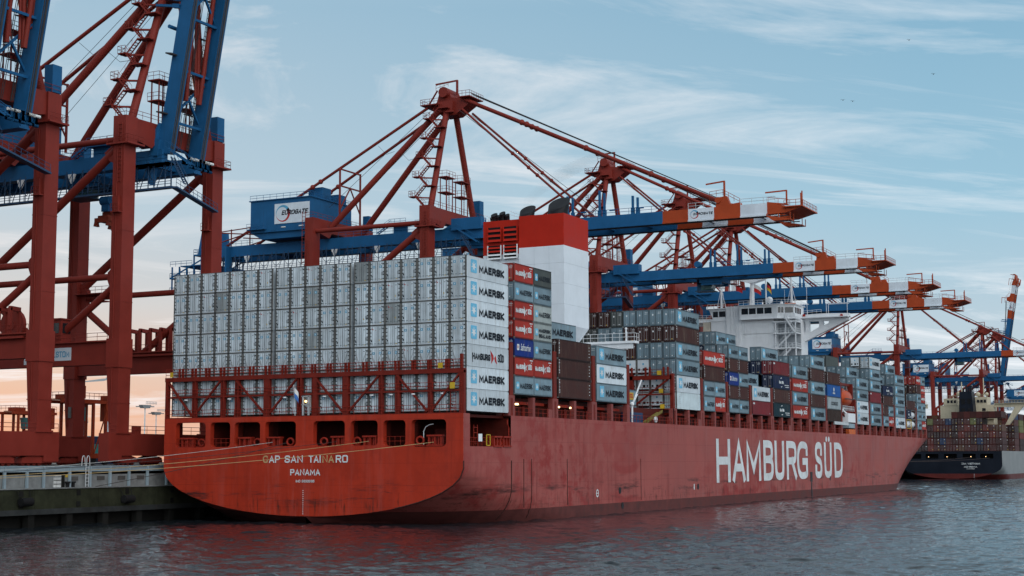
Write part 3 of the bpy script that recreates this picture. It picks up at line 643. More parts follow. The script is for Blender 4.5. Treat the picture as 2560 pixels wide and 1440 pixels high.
# provision crane at the side
b=MB(); b.tube((58.8,.8,14.5),(58.8,.8,17.6),.18,10); b.beam((58.9,.8,17.4),(62.6,.6,21.6),.16,.2); b.sphere((58.8,.8,17.5),.38); b.tube((58.8,.8,17.3),(61,.7,19.2),.1,6); b.build('provision_crane',M_white,ship)
b=MB(); b.beam((64.5,.9,14.6),(71.5,.9,16.5),1.1,.12); b.beam((64.5,.35,14.9),(71.5,.35,16.8),.08,.3); b.build('accommodation_ladder',mat('worn_yellow',(.22,.17,.04),.6,.3,.3),ship)
b=MB(); b.box(57.5,64,1.0,2.2,14.5,16.2); b.box(64.5,75,2.5,3.5,14.5,16.9); b.build('deck_machinery',mat('machinery_blue',(.02,.05,.13),.5,.3,.2),ship)
b=MB(); b.prism([(68+.55*math.cos(R(a)),15.2+.55*math.sin(R(a))) for a in range(0,360,30)],'y',.15,.4); b.build('hose_reel',M_white,ship)
# ---------------------------------------------------------------- bridge house of the red ship
b=MB(); b.box(194,204,17.4,33.8,17,43.3); b.box(193.6,203,25.75,29.6,17,46.9); b.box(193.8,204,29.6,34.2,43.3,43.6); b.box(198.2,204,11.6,17.4,17,43.3)
b.box(194.0,194.05,17.4,29,39.7,39.78); b.build('deckhouse',M_white,ship)
b=MB(); b.prism([(192.6,25.75),(192.6,16),(194.6,12.2),(203,12.2),(203,25.75)],'z',43.4,46.75); b.prism([(192.2,25.9),(192.2,15.8),(194.4,11.8),(203.4,11.8),(203.4,25.9)],'z',46.75,46.9)
b.prism([(192.3,25.8),(192.3,15.9),(194.4,12),(203,12),(203,25.8)],'z',43.25,43.45)
b.prism([(29.6,43.6),(33.2,43.6),(34.3,46.4),(29.6,46.4)],'x',194,203); b.box(193.6,203.4,29.6,34.8,46.4,46.6); b.build('wheelhouse',M_white,ship)
def win(pts): b=MB(); b.add(pts,[(0,1,2,3)]); b.build('window',M_glass,ship)
for y0,y1 in ((25.2,23.5),(23.25,21.5),(21.2,19.5),(19.25,17.4)): win([(192.57,y0,44.6),(192.57,y1,44.6),(192.57,y1,46.1),(192.57,y0,46.1)])
d=Vector((2.0,-3.8,0)); o=Vector((192.57,15.98,0))
for a,c in ((.05,.2),(.24,.38),(.46,.93)): 
    p=o+d*a; q=o+d*c; win([(p.x-.03,p.y,44.7),(q.x-.03,q.y,44.7),(q.x-.03,q.y,46.1),(p.x-.03,p.y,46.1)])
for x in (195.2,196.6,198,199.4): win([(x,12.17,44.7),(x+1.1,12.17,44.7),(x+1.1,12.17,46.1),(x,12.17,46.1)])
for y0,y1 in ((33.2,31.9),(31.6,29.9)): win([(193.95,y0,44.4),(193.95,y1,44.4),(193.95,y1,45.8),(193.95,y0,45.8)])
b=MB(); b.beam((193.2,14.2,46.98),(194.6,11.8,46.98),.25,.25); b.build('orange_strip',mat('orange_paint',(.65,.14,.03),.5),ship)
b=MB()
for z in (42.6,39.7,36.0,32.3,28.6): b.box(193.2,198.2,11.5,17.4,z-.25,z); b.rail([(193.25,17.2,z),(193.25,11.6,z),(198,11.6,z)],1.1,1.0,.04)
for y in (16.8,14.2,11.7): b.tube((193.5,y,17),(193.5,y,42.5),.16,6)
for z in (39.7,36,32.3): b.stair((193.8,16.6,z-3.6),(193.8,12.6,z),.8,0,(1,0,0))
b.stair((192.6,14.0,43.4),(192.6,11.6,39.7),.8,0,(1,0,0)); b.rail([(192.7,15.9,43.4),(194.4,12.1,43.4)],1.1,.9,.04)
b.build('stair_tower',M_white,ship)
b=MB(); b.box(198.0,198.15,11.7,17.3,28.7,42.4); b.build('stair_recess',mat('painted_shade_grey',(.35,.38,.41),.6),ship)  # grey sheet over the white back wall, recess shade put into its colour
def wing(sg):
    def T(p):
        y=-93.9+(p[0]+93.9)*1.0163; z=8.38+(p[1]-8.38)*1.0163
        return (y if sg>0 else 2*YC-y,z)
    Y=lambda y: T((y,0))[0]
    outer=[T(p) for p in ((12.6,36.1),(-.65,42.2),(-1.4,42.35),(-1.4,44.0),(5.1,44.2),(12.6,44.0))]
    hs=[[T(p) for p in h] for h in ([(11.9,42.5),(9.6,42.4),(9.55,39.9),(10.9,38.5),(11.9,38.2)],[(8.66,42.4),(6.1,42.3),(6.15,40.9),(8.2,39.8),(8.66,39.8)],[(5.2,42.4),(3.6,42.3),(3.8,41.7),(5.0,41.3),(5.2,41.4)])]
    b=MB(); v2,f2=poly2(outer,hs)
    for x in (201,202.4): b.add([(x,y,z) for y,z in v2],f2)
    for lp in [outer]+hs:
        n=len(lp); b.add([(201,y,z) for y,z in lp]+[(202.4,y,z) for y,z in lp],[(i,(i+1)%n,n+(i+1)%n,n+i) for i in range(n)])
    b.box(199.5,203.5,*sorted((Y(12.6),Y(-1.4))),43.6,43.8); b.build('bridge_wing',M_white,ship)
    b=MB(); b.rail([(199.6,Y(12),44.5),(199.9,Y(5.2),44.8)],.9,1.2,.04); b.path([(201,Y(4.2),44.7),(201,Y(4.2),47.2),(201,Y(-1),47.2),(201,Y(-1),44.6)],.06); b.path([(203,Y(4.2),44.7),(203,Y(4.2),47.2),(203,Y(-1),47.2)],.06); b.build('wing_railing',M_white,ship)
wing(1); wing(-1)
b=MB(); b.prism([(2.0+.42*math.cos(R(a)),43.95+.5*math.sin(R(a))) for a in range(0,360,40)],'x',200.85,200.98); b.box(200.85,200.98,11.2,11.9,44.2,44.8); b.build('life_ring',mat('life_ring_red',(.4,.03,.02),.5),ship)
b=MB(); b.tube((196,23.5,46.8),(196,23.3,54.0),.7,10,.5); b.prism([(19.4,54.2),(20.2,53.6),(23,52.8),(24,52.8),(27.2,53.8),(28.2,54.2),(28.2,54.5),(19.4,54.5)],'x',195,197.5); b.tube((196,19.8,47),(196,19.8,60.5),.18,6)
for y,h in ((27.8,57),(26,57.5),(22,58.5),(24.2,61),(21,57)): b.tube((196,y,54.4),(196,y,h),.1,5)
b.box(195.6,196.4,21.5,25.5,57.9,58.1); b.rail([(195,19.6,54.5),(195,28,54.5)],1.2,1.2,.04); b.box(195.7,196.3,21.6,22.6,58.3,58.8)
b.build('radar_mast',M_white,ship)
b=MB()
for y in (31.6,13.2): 
    b.tube((196,y,46.8),(196,y,54.5 if y>20 else 57.5),.28,7,.2); b.beam((196,y+1.2,46.8),(196,y,52),.1,.1); b.beam((196,y-1.2,46.8),(196,y,52),.1,.1); b.box(195.8,196.2,y-.6,y+.6,51.8,51.95)
b.build('signal_mast',M_white,ship)
b=MB(); b.tube((195,18.6,46.8),(195,18.6,47.6),.2,6); b.sphere((195,18.6,48.2),.85,0,12,8); b.sphere((196,15.8,47.4),.4); b.build('satellite_dome',M_white,ship)
b=MB(); b.rail([(192.3,25.8,46.9),(192.3,15.9,46.9),(194.4,12,46.9),(203,12,46.9)],1.1,1.2,.04); b.rail([(193.7,34.6,46.6),(193.7,29.8,46.6)],1.1,1,.04); b.tube((202,11,44),(202,11,53),.05,5)
for y in (22.3,30.4,14.4): b.tube((194,y,46.9),(194,y,50.5),.04,5)
for y in (24.6,28.2,27.4,26.9,26.2): b.tube((193.4,y,47),(193.3,y-.1,33),.05,5)
b.build('aerial',M_white,ship)
b=MB(); b.box(194.2,198,34,36,40.5,43.2); b.stair((194,35.8,36.8),(194,34.2,40.5),.8,0,(1,0,0)); b.rail([(194,37.5,43.2),(194,34.2,43.2)],1.1,.8,.04); b.box(194.5,198,33.8,36.5,36.6,36.8); b.build('side_gallery',mat('warm_cream_paint',(.62,.56,.47),.5),ship)
# davit, gangway box and lifeboat
b=MB(); b.box(192.6,193.4,.6,2.2,14.5,27); b.box(203.8,204.6,.6,2.2,14.5,27); b.box(192.6,204.6,1.2,2,26.4,27); b.beam((193,1.4,21),(198,1.0,18.5),.35,.35); b.box(192.8,204.4,1,2.4,19.8,20.1); b.build('boat_davit',M_lb,ship)
b=MB(); b.box(197.2,204.2,.05,2.2,17.4,19.6); b.beam((194,1,20.6),(200,.6,19),.3,.4); b.beam((194,1,19.6),(197,1,20.9),.3,.3); b.rail([(193,.3,20.1),(204,.3,20.1)],1.2,1.2,.05); b.build('gangway_platform',M_white,ship)
b=MB(); b.box(197.8,203.9,.1,1.8,16,17.1); b.box(183.5,196.5,-.15,.15,16.6,17.3,1); b.build('gangway',[mat('grey_blue_panel',(.25,.33,.38),.5),M_gal],ship)
b=MB()
for k in range(6): b.box(197.6+k*1.05,198.5+k*1.05,.05,.9,14.5,15.7)
b.build('orange_locker',mat('orange_paint',(.65,.14,.03)),ship)
lb=thing('lifeboat','orange enclosed lifeboat hung in the gap between the container stacks','lifeboat',(197,1,21.6))
M_or=mat('lifeboat_orange',(.42,.065,.018),.4,.12,.15)
b=MB(); n=14; prof=[(192.9,.1,.1),(193.3,.8,.75),(194.4,1.25,1.15),(197,1.45,1.35),(200,1.35,1.3),(202,1.0,1.1),(203,.3,.4)]
vs=[(x,1.2+ry*math.cos(2*math.pi*i/n),23.2+rz*1.35*math.sin(2*math.pi*i/n)*(1 if math.sin(2*math.pi*i/n)<0 else 1.15)) for x,ry,rz in prof for i in range(n)]
b.add(vs,[(j*n+i,j*n+(i+1)%n,(j+1)*n+(i+1)%n,(j+1)*n+i) for j in range(6) for i in range(n)],0,True); b.add(vs[:n],[tuple(range(n))]); b.add(vs[-n:],[tuple(range(n))]); b.build('boat_hull',M_or,lb)
b=MB(); b.prism([(193.8,24.6),(194.1,25.5),(195.6,25.6),(196.2,24.8)],'y',.6,1.8); b.build('cockpit',M_or,lb)
b=MB(); b.tube((195,1.2,24.8),(195,1.4,26.6),.06,5); b.tube((201.4,1.2,24.6),(201.4,1.4,26.6),.06,5); b.build('fall_hook',M_gal,lb)
b=MB(); b.box(193.2,202.5,-.27,-.2,22.95,23.15); b.build('rubbing_strake',M_blackm,lb)
# flags
def flag(name,label,x,y,z,cols,wd,h):
    t=thing(name,label,'flag',(x,y,z-h))
    b=MB(); n=6; m=len(cols)
    for r in range(m):
        for i in range(n):
            q=lambda u,v:(x-.15*math.sin(u*5),y-u*wd,z-v*h-u*u*h*.55)
            b.add([q(i/n,r/m),q((i+1)/n,r/m),q((i+1)/n,(r+1)/m),q(i/n,(r+1)/m)],[(0,1,2,3)],r)
    b.build('cloth',[mat('flag_'+c,{'red':(.5,.03,.03),'white':(.7,.7,.7),'blue':(.05,.16,.45),'black':(.01,.01,.01),'gold':(.6,.4,.03)}[c],.8,.1,0,rnd=0) for c in cols],t)
    return t
flag('signal_flag','small plain red flag hoisted over the port side of the white bridge',196,27.6,52.2,['red'],1.6,1.2)
flag('city_flag','white and red flag hoisted beside the ship radar mast',196,23.3,52.6,['white','red'],2.2,2)
flag('national_flag','black red and gold flag on the pole right of the radar mast',196,19.5,53,['black','red','gold'],1.1,2.2)
t=flag('ensign','white and blue ensign drooping from a staff at the red ship stern',-1.3,26.0,18.4,['white','blue'],.6,1.4)
b=MB(); b.tube((-1.2,25.9,14.6),(-1.3,26.1,18.8),.04,5); b.build('staff',M_white,t)
# ---------------------------------------------------------------- containers
CW=2.438
PAL=dict(G=(.17,.25,.30),B=(.055,.022,.020),H=(.34,.032,.024),S=(.008,.032,.20),N=(.004,.014,.05),T=(.006,.028,.042),M=(.15,.018,.026),C=(.30,.36,.39),U=(.010,.085,.30),D=(.034,.019,.016),W=(.56,.63,.68),X=(.30,.33,.34),R=(.62,.66,.68),w=(.56,.66,.70),O=(.07,.085,.085),E=(.31,.36,.36))
LOOK=dict(G='grey container',B='brown container',H='red container',S='bright blue container',N='navy blue container',T='dark teal container',M='maroon container',C='pale grey container',U='mid blue container',D='dark brown container',W='white refrigerated container',X='grimy grey refrigerated container',R='white refrigerated container',w='plain white container',O='rust streaked dark grey container',E='weathered pale grey container')
M_rod=mat('lock_rod_grey',(.13,.165,.185),.5,.2,0); M_lock=mat('lock_rod_pale',(.26,.27,.28),.5,.2,0)
M_ink=mat('ink_dark',(.014,.018,.026),.6,.1,0,rnd=0); M_star=mat('panel_sky_blue',(.14,.45,.66),.5,.12,.1,rnd=0); M_sw=mat('mark_white',(.66,.70,.72),.6,.15,.2,rnd=0)
M_gask=mat('gasket_dark',(.055,.06,.062),.7,.3,.3); M_bluem=mat('mark_blue',(.10,.34,.52),.5,.2,0,rnd=0); M_redm=mat('mark_red',(.42,.03,.03),.5,.2,0,rnd=0); M_greym=mat('mark_grey',(.30,.33,.35),.6,.2,0,rnd=0); M_ylm=mat('mark_yellow',(.55,.36,.05),.5,.2,0,rnd=0)
CMAT={}
def cmat(code):
    if code not in CMAT:
        wh=code in 'WRw'
        CMAT[code]=mat('container_paint_'+LOOK[code].replace(' ','_'),PAL[code],.55,.16 if wh else .22,.65 if code not in 'OE' else .95,.5,rnd=.14,dirt=(.16,.13,.10) if not wh else (.20,.175,.14))
    return CMAT[code]
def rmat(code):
    return mat('container_rail_'+LOOK[code].replace(' ','_'),tuple(c*.5 for c in PAL[code]) if code not in 'WRwX' else (.13,.13,.125),.6,.3,.6,.6)  # rails darkened to paint in the shade of gaps between boxes
M_frame=mat('container_frame',(.16,.17,.17),.6,.3,.3)
def cbody(code,L,H):
    b=MB(); W=CW/2; reef=code in 'WRwX'
    fr=2
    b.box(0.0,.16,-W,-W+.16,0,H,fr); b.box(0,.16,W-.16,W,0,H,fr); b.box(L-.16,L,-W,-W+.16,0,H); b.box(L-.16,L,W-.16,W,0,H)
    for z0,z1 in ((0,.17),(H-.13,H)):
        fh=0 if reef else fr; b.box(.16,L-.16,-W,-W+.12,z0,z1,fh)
        if reef: b.box(-.004,.15,-W+.16,W-.16,*((0,.085) if z0==0 else (H-.075,H)),2)  # dark end strips paint the shaded gap between tiers
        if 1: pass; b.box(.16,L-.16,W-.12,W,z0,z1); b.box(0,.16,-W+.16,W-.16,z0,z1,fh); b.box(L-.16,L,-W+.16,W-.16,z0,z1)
    b.box(.16,L-.16,-W+.12,W-.12,H-.09,H-.05); b.box(.16,L-.16,-W+.12,W-.12,.05,.12)
    # side panels, corrugated on dry boxes
    if reef:
        b.box(.16,L-.16,-W+.015,-W+.05,.17,H-.13); n=int((L-.3)/.6)
        for i in range(n): x=.3+i*(L-.6)/(n-1); b.box(x-.03,x+.03,-W+.007,-W+.014,.3,H-.2)
    else:
        n=int((L-.32)/.31); st=(L-.32)/n; pr=[]
        for i in range(n):
            x=.16+i*st; pr+=[(x,.012),(x+st*.32,.012),(x+st*.5,.06),(x+st*.82,.06)]
        pr.append((L-.16,.012)); vs=[]
        for x,d_ in pr: vs+=[(x,-W+d_,.17),(x,-W+d_,H-.13)]
        b.add(vs,[(2*i,2*i+2,2*i+3,2*i+1) for i in range(len(pr)-1)])
    b.box(.16,L-.16,W-.06,W-.02,.17,H-.13); b.box(L-.08,L-.04,-W+.16,W-.16,.17,H-.13)
    for x in (0,L-.18):
        for y in (-W,W-.17):
            for z in (-.012,H-.11): b.box(x-.006,x+.186,y-.006,y+.176,z,z+.122,1)
    return b
def star_side(m,L,H,y,col_txt,word=None):
    k=L/12.19
    if L>8: x0,x1,z0,z1=1.25,2.95,H*.24,H*.86; t0,t1,tz0,tz1=3.6,10.9,H*.30,H*.66
    else: x0,x1,z0,z1=.55,1.45,H*.30,H*.68; t0,t1,tz0,tz1=1.75,5.6,H*.34,H*.62
    return x0,x1,z0,z1,t0,t1,tz0,tz1
def end_doors(code,L,H,root,var):
    W=CW/2; reef=code in 'WRX'
    cm=cmat(code)
    for sg in (-1,1):
        b=MB(); ya,yb=sorted((sg*.012,sg*(W-.17)))
        if code=='R':
            if sg<0: continue
            b.box(.02,.07,-W+.17,W-.17,.2,H-.15,0); b.box(-.004,.02,-W+.25,W-.25,H*.56,H*.92,0); b.box(-.006,.03,-W+.2,W-.2,.22,.6,1)
            for y0,y1,z0,z1 in ((-.35,.1,.9,1.35),(.6,.95,.95,1.3),(-.9,-.6,1.0,1.3)): b.box(-.005,.03,y0,y1,z0,z1,1)
            b.box(-.005,.03,-.15,.15,H*.66,H*.78,2)
            b.build('refrigeration_unit',[cm,M_blackm,M_bluem],root); continue
        b.box(.015,.06,ya,yb,.19,H-.15,0)
        if not reef:
            for z in (.55,1.0,1.45,1.9,2.35): b.box(.003,.02,ya+.1,yb-.1,z-.07,z+.07,0)
        b.box(.006,.03,ya,ya+.03,.19,H-.15,1); b.box(.006,.03,yb-.03,yb,.19,H-.15,1)
        d=b.build('door',[cm,M_gask],root)
        b=MB()
        for y in (sg*.28,sg*.74):
            b.tube((-.012,y,.2),(-.012,y,H-.16),.027 if reef else .028,5)
            for z in (.45,H-.35) if not reef else (.42,): b.box(-.03,.0,y-.13,y+.13,z-.03,z+.03)
        b.build('lock_rod',M_rod if reef or code in 'GCwE' else M_lock,d)
        if reef:
            b=MB()
            b.box(-.006,.02,sg*(W-.18)-.02,sg*(W-.18)+.02,.3,2.6)
            for z in (.45,.95,1.4,1.9,2.4): b.box(-.02,.02,sg*(W-.22)-.14,sg*(W-.22)+.14,z-.06,z+.06)
            b.build('hinge',M_gask,d)
            b=MB()
            if var in (0,3): b.box(-.004,.014,sg*.52-.17,sg*.52+.17,H*.66,H*.775,0); b.box(-.008,.0,sg*.52-.07,sg*.52+.07,H*.69,H*.745,1)
            if sg<0:
                b.box(-.003,.014,-1.02,-.62,H*.32,H*.47,2); b.box(-.003,.014,-.98,-.62,H*.86,H*.885,3); b.box(-.003,.014,-.55,-.35,H*.82,H*.84,3); b.box(-.003,.014,-.65,-.42,.3,.38,4 if var!=1 else 2)
            else: b.box(-.003,.014,.78,.93,H*.23,H*.31,3)
            if var==1:
                if sg>0: b.add([(-.006,.85,H*.92),(-.006,.50,H*.80),(-.006,.72,H*.79)],[(0,1,2)],5); b.add([(-.006,.35,H*.82),(-.006,.1,H*.74),(-.006,.2,H*.80)],[(0,1,2)],5)
                else: b.add([(-.006,-.25,H*.28),(-.006,-.45,H*.28),(-.006,-.35,H*.37)],[(0,1,2)],4); b.box(-.004,.014,-.92,-.8,H*.28,H*.38,3)
            b.build('door_marking',[M_bluem,M_sw,M_greym,M_ink,M_ylm,M_redm],d)
        else:
            b=MB(); dk=code not in 'GCwEO'
            if sg<0: b.box(-.003,.014,-.95,-.45,H*.80,H*.83,0); b.box(-.003,.014,-.9,-.4,H*.72,H*.74,0); b.box(-.003,.014,-.62,-.42,.4,.55,1 if dk else 0)
            else: b.box(-.003,.014,.42,.64,H*.62,H*.72,0); b.box(-.003,.014,.45,.62,.42,.52,0)
            b.build('door_marking',[M_sw,M_ylm],d)
def lettering(code,L,H,root,var):
    y=-CW/2-.012; ux=(1,0,0); uz=(0,0,1)
    b=MB(); sh=[]
    if code in 'GWROE' :
        x0,x1,z0,z1,t0,t1,a,c=star_side(None,L,H,y,None)
        b.flat(poly2(rrect(x0,x1,z0,z1,.16)),(0,y,0),ux,uz,0); cx,cz=(x0+x1)/2,(z0+z1)/2
        b.flat(poly2(star(0,0,1)),(cx,y-.006,cz),((x1-x0)*.44,0,0),(0,0,(x1-x0)*.44),1)
        b.build('star_panel',[M_star,M_sw],root); b=MB()
        b.stroke('MAERSK',(t0,y,a),(1,0,0),(0,0,1),t1-t0,c-a,.30 if L>8 else .14)
        if var==5: b=MB(); b.stroke('MAERSK',(t0,y,H*.5),(1,0,0),(0,0,1),t1-t0,H*.2,.30 if L>8 else .14); b.stroke('SEALAND',(t0,y,H*.2),(1,0,0),(0,0,1),t1-t0,H*.2,.2 if L>8 else .14)
        b.build('lettering',M_ink,root)
    elif code=='H':
        k=L/12.19; a,c=H*.36,H*.60
        b.stroke('HAMBURG',(L*.08,y,a),(1,0,0),(0,0,1),L*.42,c-a,.2 if L>8 else .14); b.stroke('SÜD',(L*.70,y,a),(1,0,0),(0,0,1),L*.2,(c-a)*1.15,.2 if L>8 else .14)
        fx=L*.58
        for p in ([(-.09,.95),(.0,.55),(-.02,.2),(-.06,.0)],[(-.09,.95),(-.03,.75),(.04,.35),(.1,.1),(.02,.3)],[(.1,.75),(.03,.6),(-.01,.45),(.03,.4)],):
            b.flat(poly2([(fx+u*L,H*.2+v*H*.6) for u,v in p]),(0,y,0),ux,uz)
        b.box(L*.80,L*.96,y,y+.01,H*.85,H*.90); b.box(L*.86,L*.90,y,y+.01,H*.72,H*.78); b.build('lettering',M_sw,root)
    elif code=='h':
        pass
    elif code=='S':
        b.flat(text2('Safmarine',.01,.25),(L*.32,y,H*.35),(L*.52,0,0),(0,0,H*.38)); b.flat(poly2(rrect(L*.13,L*.25,H*.35,H*.68,.1)),(0,y,0),ux,uz); b.build('lettering',M_sw,root)
        b=MB(); b.box(L*.16,L*.20,y-.01,y,H*.45,H*.6); b.build('crest_mark',M_redm,root)
    elif code in 'NT':
        b.stroke('CMA CGM',(L*.36,y,H*.40),(1,0,0),(0,0,1),L*.26,H*.22,.2 if L>8 else .14); b.flat(crescent(L*.49,H*.5,H*.36,60,130,.18),(0,y,0),ux,uz); b.flat(crescent(L*.49,H*.5,H*.36,240,310,.18),(0,y,0),ux,uz)
        b.box(L*.68,L*.8,y,y+.01,H*.3,H*.35); b.box(L*.82,L*.94,y,y+.01,H*.3,H*.35); b.box(L*.72,L*.94,y,y+.01,H*.17,H*.21); b.build('lettering',M_sw,root)
    elif code=='B':
        for i,c in enumerate('TRITON'): b.stroke(c,(L*.035,y,H*.86-i*H*.125),(1,0,0),(0,0,1),.3,.27,.07)
        for i in range(4): b.box(L*.93,L*.95,y,y+.01,H*.75-i*H*.17,H*.79-i*H*.17)
        b.build('lettering',M_sw,root)
    elif code=='M':
        b.stroke('CAI',(L*.04,y,H*.74),(1,0,0),(0,0,1),L*.09,H*.13,.2 if L>8 else .14); b.box(L*.95,L*.965,y,y+.01,.4,.55); b.build('lettering',M_sw,root)
    elif code=='C':
        b.stroke('COSCO',(L*.28,y,H*.34),(1,0,0),(0,0,1),L*.48,H*.28,.2 if L>8 else .14); b.build('lettering',M_ink,root)
    elif code=='U':
        b.stroke('CIMC',(L*.42,y,H*.25),(1,0,0),(0,0,1),L*.16,H*.14,.2 if L>8 else .14); b.flat(crescent(L*.5,H*.6,H*.18,0,360,-.14),(0,y,0),ux,uz); b.flat(poly2([(L*.5+.45*math.cos(R(a)),H*.6+.6*math.sin(R(a))) for a in range(0,360,40)]),(0,y,0),ux,uz); b.build('lettering',M_sw,root)
    elif code=='w':
        for i in range(6): b.box(L*.13,L*.135+.05,y,y+.01,H*.82-i*H*.1,H*.87-i*H*.1)
        for i in range(4): b.box(L*.94,L*.955,y,y+.01,H*.82-i*H*.12,H*.85-i*H*.12)
        b.build('lettering',M_ink,root)
def hs_white(L,H,root):
    y=-CW/2-.012; b=MB(); b.stroke('HAMBURG',(L*.14,y,H*.33),(1,0,0),(0,0,1),L*.41,H*.30,.2 if L>8 else .14); b.box(L*.135,L*.15,y,y+.01,H*.2,H*.62); b.stroke('SÜD',(L*.735,y,H*.32),(1,0,0),(0,0,1),L*.15,H*.36,.2 if L>8 else .14); b.build('lettering',M_ink,root)
    b=MB(); fx=L*.63
    b.flat(poly2([(fx-.075*L,H*.84),(fx+.0*L,H*.62),(fx+.01*L,H*.45),(fx-.05*L,H*.2),(fx-.05*L,H*.5)]),(0,y,0),(1,0,0),(0,0,1)); b.flat(poly2([(fx+.02*L,H*.5),(fx+.055*L,H*.62),(fx+.09*L,H*.2),(fx+.04*L,H*.32)]),(0,y,0),(1,0,0),(0,0,1)); b.build('flag_mark',M_redm,root)
PRO={}
USED={}
def container(code,x,y,z,L,H,label,group,let=True,var=0,short=False):
    key=(code,L,H,let,var)
    loc=Vector((x,y,z))
    if key not in PRO:
        r=thing('tank_container' if code in 'YK' else ('refrigerated_container' if code in 'WRwX' else 'shipping_container'),label,'container',(0,0,0),group)
        if code in 'YK': tank(code,L,H,r)
        else:
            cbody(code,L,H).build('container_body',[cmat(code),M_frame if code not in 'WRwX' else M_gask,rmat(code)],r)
            end_doors(code,L,H,r,var)
            if let:
                if var==6: hs_white(L,H,r)
                else: lettering(code,L,H,r,var)
        PRO[key]=r; r.location=loc; return r
    r=dup(PRO[key]); r.location=loc; r['label']=label; r['group']=group; return r
def tank(code,L,H,r):
    W=CW/2; b=MB()
    for x in (.1,L-.1):
        for y in (-W+.08,W-.08): b.box(x-.1,x+.1,y-.08,y+.08,0,H)
        for z in (.08,H-.08): b.box(x-.1,x+.1,-W,W,z-.08,z+.08)
    for y in (-W+.08,W-.08):
        for z in (.08,H-.08): b.box(.1,L-.1,y-.06,y+.06,z-.06,z+.06)
    b.build('tank_frame',M_yel if code=='Y' else M_frame,r)
    b=MB(); n=20; prof=[(.35,.3),(.5,.8),(.8,1.05),(L-.8,1.05),(L-.5,.8),(L-.35,.3)]
    vs=[(px,rr*math.cos(2*math.pi*i/n),H/2+rr*math.sin(2*math.pi*i/n)) for px,rr in prof for i in range(n)]
    b.add(vs,[(j*n+i,j*n+(i+1)%n,(j+1)*n+(i+1)%n,(j+1)*n+i) for j in range(5) for i in range(n)],0,True)
    for px in (1.6,3,4.4): b.tube((px,0,H/2),(px+.08,0,H/2),1.08,20,None,1)
    b.build('tank_shell',[M_white,M_greym],r)
ORD=['bottom','second','third','fourth','fifth','sixth','seventh']
NUM=['first','second','third','fourth','fifth','sixth','seventh','eighth','ninth','tenth','eleventh','twelfth','thirteenth','fourteenth','fifteenth','sixteenth','seventeenth','eighteenth','nineteenth']
# the wall of refrigerated containers across the stern
random.seed(3)
GW='white refrigerated containers forming the stern wall'
flagset={(4,6),(6,6),(9,6),(2,5),(14,5),(15,5),(6,4),(8,4),(12,4),(14,4),(13,3),(15,2),(17,5),(18,2)}
for c in range(19):
    for t in range(7):
        z=14.85+2.92*t; y=Y0[c]-CW/2
        var=1 if (c,t) in flagset else (0 if random.random()<.74 else 2)
        let=(c==18)
        if let and t==2: var=6
        elif let: var=0
        look='white refrigerated container'
        if let: look='white container with '+('red flag emblem' if t==2 else 'sky blue star panel')
        cols='starboard end column' if c==18 else ('port end column' if c==0 else NUM[c]+' column from port')
        tt='top tier' if t==6 else (ORD[t]+' tier')
        cd='X' if (c,t) in {(3,5),(9,5),(14,4),(12,6),(9,3)} else 'W'
        if cd=='X': look='grimy grey refrigerated container'
        container(cd,0,y,z,12.192,2.865,f'{look}, {tt} of the stern wall, {cols}',GW,let,var)
BAYN={}
for i,k in enumerate([1,2,3,4,5,6,7,8,9,10,11,12,14,15,16,17,18,19]): BAYN[k]=NUM[i+1] if i<16 else NUM[i+1]
GS='containers stacked along the starboard deck'
def look(code,L):
    s=LOOK[code] if code not in 'YK' else ('yellow framed white tank container' if code=='Y' else 'white tank container')
    return s if L>8 else s.replace('container','half-length container') if code not in 'YK' else s
def rowname(c): return 'outermost row' if c==0 else NUM[c]+' row in'
def stack(bay,col,tiers,z0=17.3,h=2.93,y0=0.0,first=0):
    x=BX[bay]; y=y0+CW/2+2.5*col
    for i,tcode in enumerate(tiers):
        if tcode=='.' : continue
        z=z0+h*(i+first); H=min(2.896,h-.05)
        tn=('bottom' if i+first==0 else ORD[i+first] if i+first<7 else 'top')+' tier'
        bn=f'{BAYN[bay]} bay from stern'
        codes=tcode
        if len(codes)==1: container(codes,x,y,z,12.192,H,f'{look(codes,12)}, {tn}, {rowname(col)}, {bn}',GS,col<=1)
        else:
            for k,cd in enumerate(codes):
                v=5 if (bay==1 and i==3 and k==1) else 0
                container(cd,x+k*6.13,y,z,6.058,H,f'{look(cd,6)}, {tn}, {"aft half" if k==0 else "forward half"}, {rowname(col)}, {bn}',GS,col<=1,v)
stack(1,0,['GG','HH','SG','HE','HE','GG','HO'],17.5,2.62)
stack(2,0,['B','B','B'],17.5,2.9); stack(2,1,['G'],17.5,2.9,0,3)
stack(3,0,['G','W','G'],17.45,2.9)
stack(5,0,['w','W','G','G','B','G'],17.3,2.95)
c5=[['R','R','G','G','B','G'],['R','R','R','G','B','G'],['R','R','R','B','B','G'],['R','R','R','G','G','O'],['R','R','R','O','G','B'],['R','R','R','G','O','B'],['R','R','R','B','O','G'],['G','R','R','G','D','G']]
for k,cc in enumerate(c5): stack(5,k+1,cc,17.3,2.95)
stack(6,0,['GH','GG','B','H'],17.3,2.81)
stack(7,0,['GG','BB','SG','BB','GG'],17.4,2.63); stack(7,1,['GG','GG','DG','DB','GG','GG'],17.4,2.63); stack(7,2,['NN','GG'],17.4,2.63,0,4)
stack(8,0,['M','W'],17.35,2.9); stack(8,1,['M','N','G'],17.35,2.9); stack(8,2,['G'],17.35,2.9,0,2)
stack(9,0,['T','B','N','M'],17.3,2.95); stack(9,1,['N','G'],17.3,2.95,0,3); stack(9,2,['G','N'],17.3,2.95,0,2)
stack(10,0,['H','G','H','G'],17.3,2.93); stack(10,1,['G','G'],17.3,2.93,0,2)
